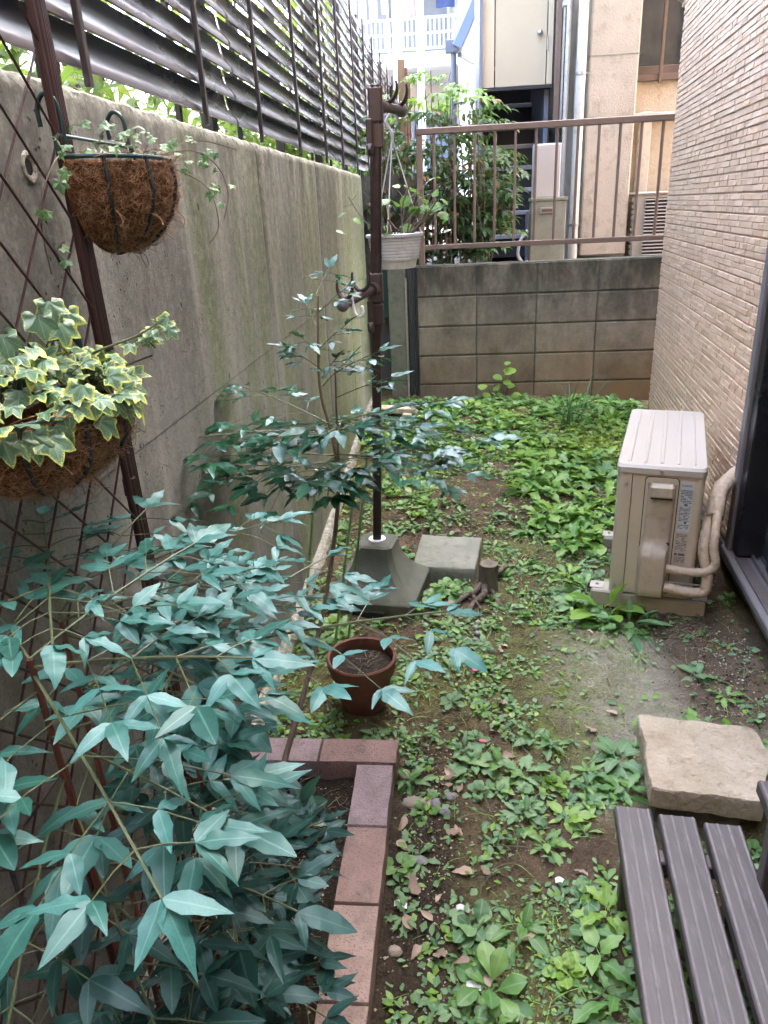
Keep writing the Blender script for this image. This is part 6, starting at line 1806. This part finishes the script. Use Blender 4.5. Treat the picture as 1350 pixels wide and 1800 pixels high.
# ------------------------------------------------------------------ white balcony building in the sun
wb = thing('balcony_building', 'bright white building with a railed balcony beyond the louvre fence', 'building', (-.6, 25, .93))
nbox('balcony_slab', -5.0, .05, 23.8, 27.4, 5.02, 5.38, 'white_building', 0, wb)
nbox('facade', -5.0, 5.0, 27.41, 27.8, .93, 12.5, 'white_building', 0, wb)
nbox('corner_wall', .051, 2.2, 22.5, 27.4, .93, 12.5, 'white_building', 0, wb)
nbox('upper_slab', -5.0, .05, 23.8, 27.4, 8.3, 8.6, 'white_building', 0, wb)
nbox('column', -1.76, -1.52, 23.70, 23.95, .93, 8.3, 'white_paint', .01, wb); nbox('column', -1.10, -.90, 23.70, 23.95, .93, 8.3, 'white_paint', .01, wb)
nbox('glass_door', -4.2, -.3, 27.34, 27.405, 5.45, 7.6, 'shaded_room_grey', 0, wb)
for x in (-4.2, -3.2, -2.2, -1.2, -.3): nbox('door_frame', x, x + .08, 27.29, 27.335, 5.4, 7.65, 'white_paint', 0, wb)
nbox('lower_window', -4.0, -.1, 27.33, 27.405, 2.2, 4.3, 'canopy_blue', 0, wb)
for z_ in (5.44, 5.80, 6.16): nbox('balcony_rail', -5.0, .04, 23.82, 23.87, z_, z_ + .06, 'white_paint', .004, wb)
for k in range(36): nbox('baluster', -4.5 + .125 * k, -4.455 + .125 * k, 23.825, 23.865, 5.50, 6.16, 'white_paint', 0, wb)
m = MB(); m.lathe([(0, 0), (.17, 0), (.2, -.04), (.17, -.1), (0, -.12)], (-1.3, 24.8, 5.015), 20); m.build('ceiling_lamp', 'white_plastic', wb)
# laundry hanging on the balcony
ln = MB(); ln.tube([(-4.6, 23.6, 6.95), (.0, 23.6, 6.95)], .015, 6); tag(at_base(ln.build('laundry_line', 'white_paint'), (-2, 23.6, 6.95)), 'white clothes line along the balcony', 'clothes line')
for k, (x, wdt, L, mt_, lab) in enumerate(((-2.9, .22, .8, 'cloth_white', 'white laundry strip farthest left on the balcony line'), (-2.55, .22, .85, 'cloth_white', 'second white laundry strip from the left on the line'), (-2.25, .22, .8, 'cloth_white', 'white towel hanging left of the balcony column'), (-1.95, .16, .65, 'cloth_white', 'short white cloth beside the balcony column'), (-1.22, .18, .75, 'cloth_pink', 'pink patterned cloth on the balcony line'), (-1.40, .15, .8, 'cloth_white', 'white cloth left of the pink patterned one'), (-.30, .5, .6, 'cloth_navy', 'navy garment under a blue hanger'))):
    m = MB()
    for dy in (0, .008): m.grid(lambda u, v: (x + (u - .5) * wdt * (.25 + .75 * min(1, v * 4)), 23.6 + dy + .04 * math.sin(u * 9 + k) * v, 6.94 - L * v), 8, 10)
    tag(at_base(m.build('laundry', mt_), (x, 23.6, 6.94)), lab, 'laundry')
m = MB(); m.tube([(-.65, 23.4, 7.0), (-.3, 23.4, 7.1), (.05, 23.4, 6.96), (-.65, 23.4, 7.0)], .025, 6); m.tube([(-.3, 23.4, 7.1), (-.3, 23.4, 7.3)], .02, 6)
tag(at_base(m.build('clothes_hanger', 'hanger_blue'), (-.3, 23.4, 6.96)), 'blue plastic hanger at the corner of the balcony', 'hanger')
# blue-grey canopy with its post
cn = thing('lean_to_canopy', 'blue-grey lean-to canopy edge with a slim post before the white wall', 'canopy', (.12, 10.5, .93))
m = MB(); m.bar((.0, 10.3, 3.14), (.49, 10.3, 4.08), .12, .26, .01, (0, 1, 0)); m.bar((.03, 10.42, 3.1), (.57, 12.2, 3.1), .05, .05); m.build('eave', 'canopy_blue', cn)
m = MB(); m.tube([(-.04, 10.28, .93), (-.04, 10.28, 3.18)], .035, 12); m.build('post', 'post_blue_grey', cn)
m = MB(); m.box((-.06, 10.28, 3.16), (.16, .12, .14), .01); m.build('gutter_box', 'post_blue_grey', cn)
m = MB(); m.tube(smoothpts([(-.06, 10.28, 2.95), (-.17, 10.28, 2.6), (-.3, 10.28, 2.2)], 4), .004, 5); tag(at_base(m.build('cable', 'post_blue_grey'), (-.3, 10.28, 2.2)), 'thin cable hanging from the canopy post', 'cable')
# orange timber fence end far behind the louvre fence
wf = thing('timber_fence', 'reddish timber fence end beyond the louvre fence', 'fence', (-.55, 9.3, .93))
for y_ in (8.6, 9.1, 9.6): nbox('post', -.60, -.53, y_, y_ + .08, .93, 2.80, 'wood_orange', .004, wf)
for z_ in (1.6, 2.2, 2.74): nbox('rail', -.595, -.555, 8.61, 10.2, z_, z_ + .06, 'wood_orange', .004, wf)
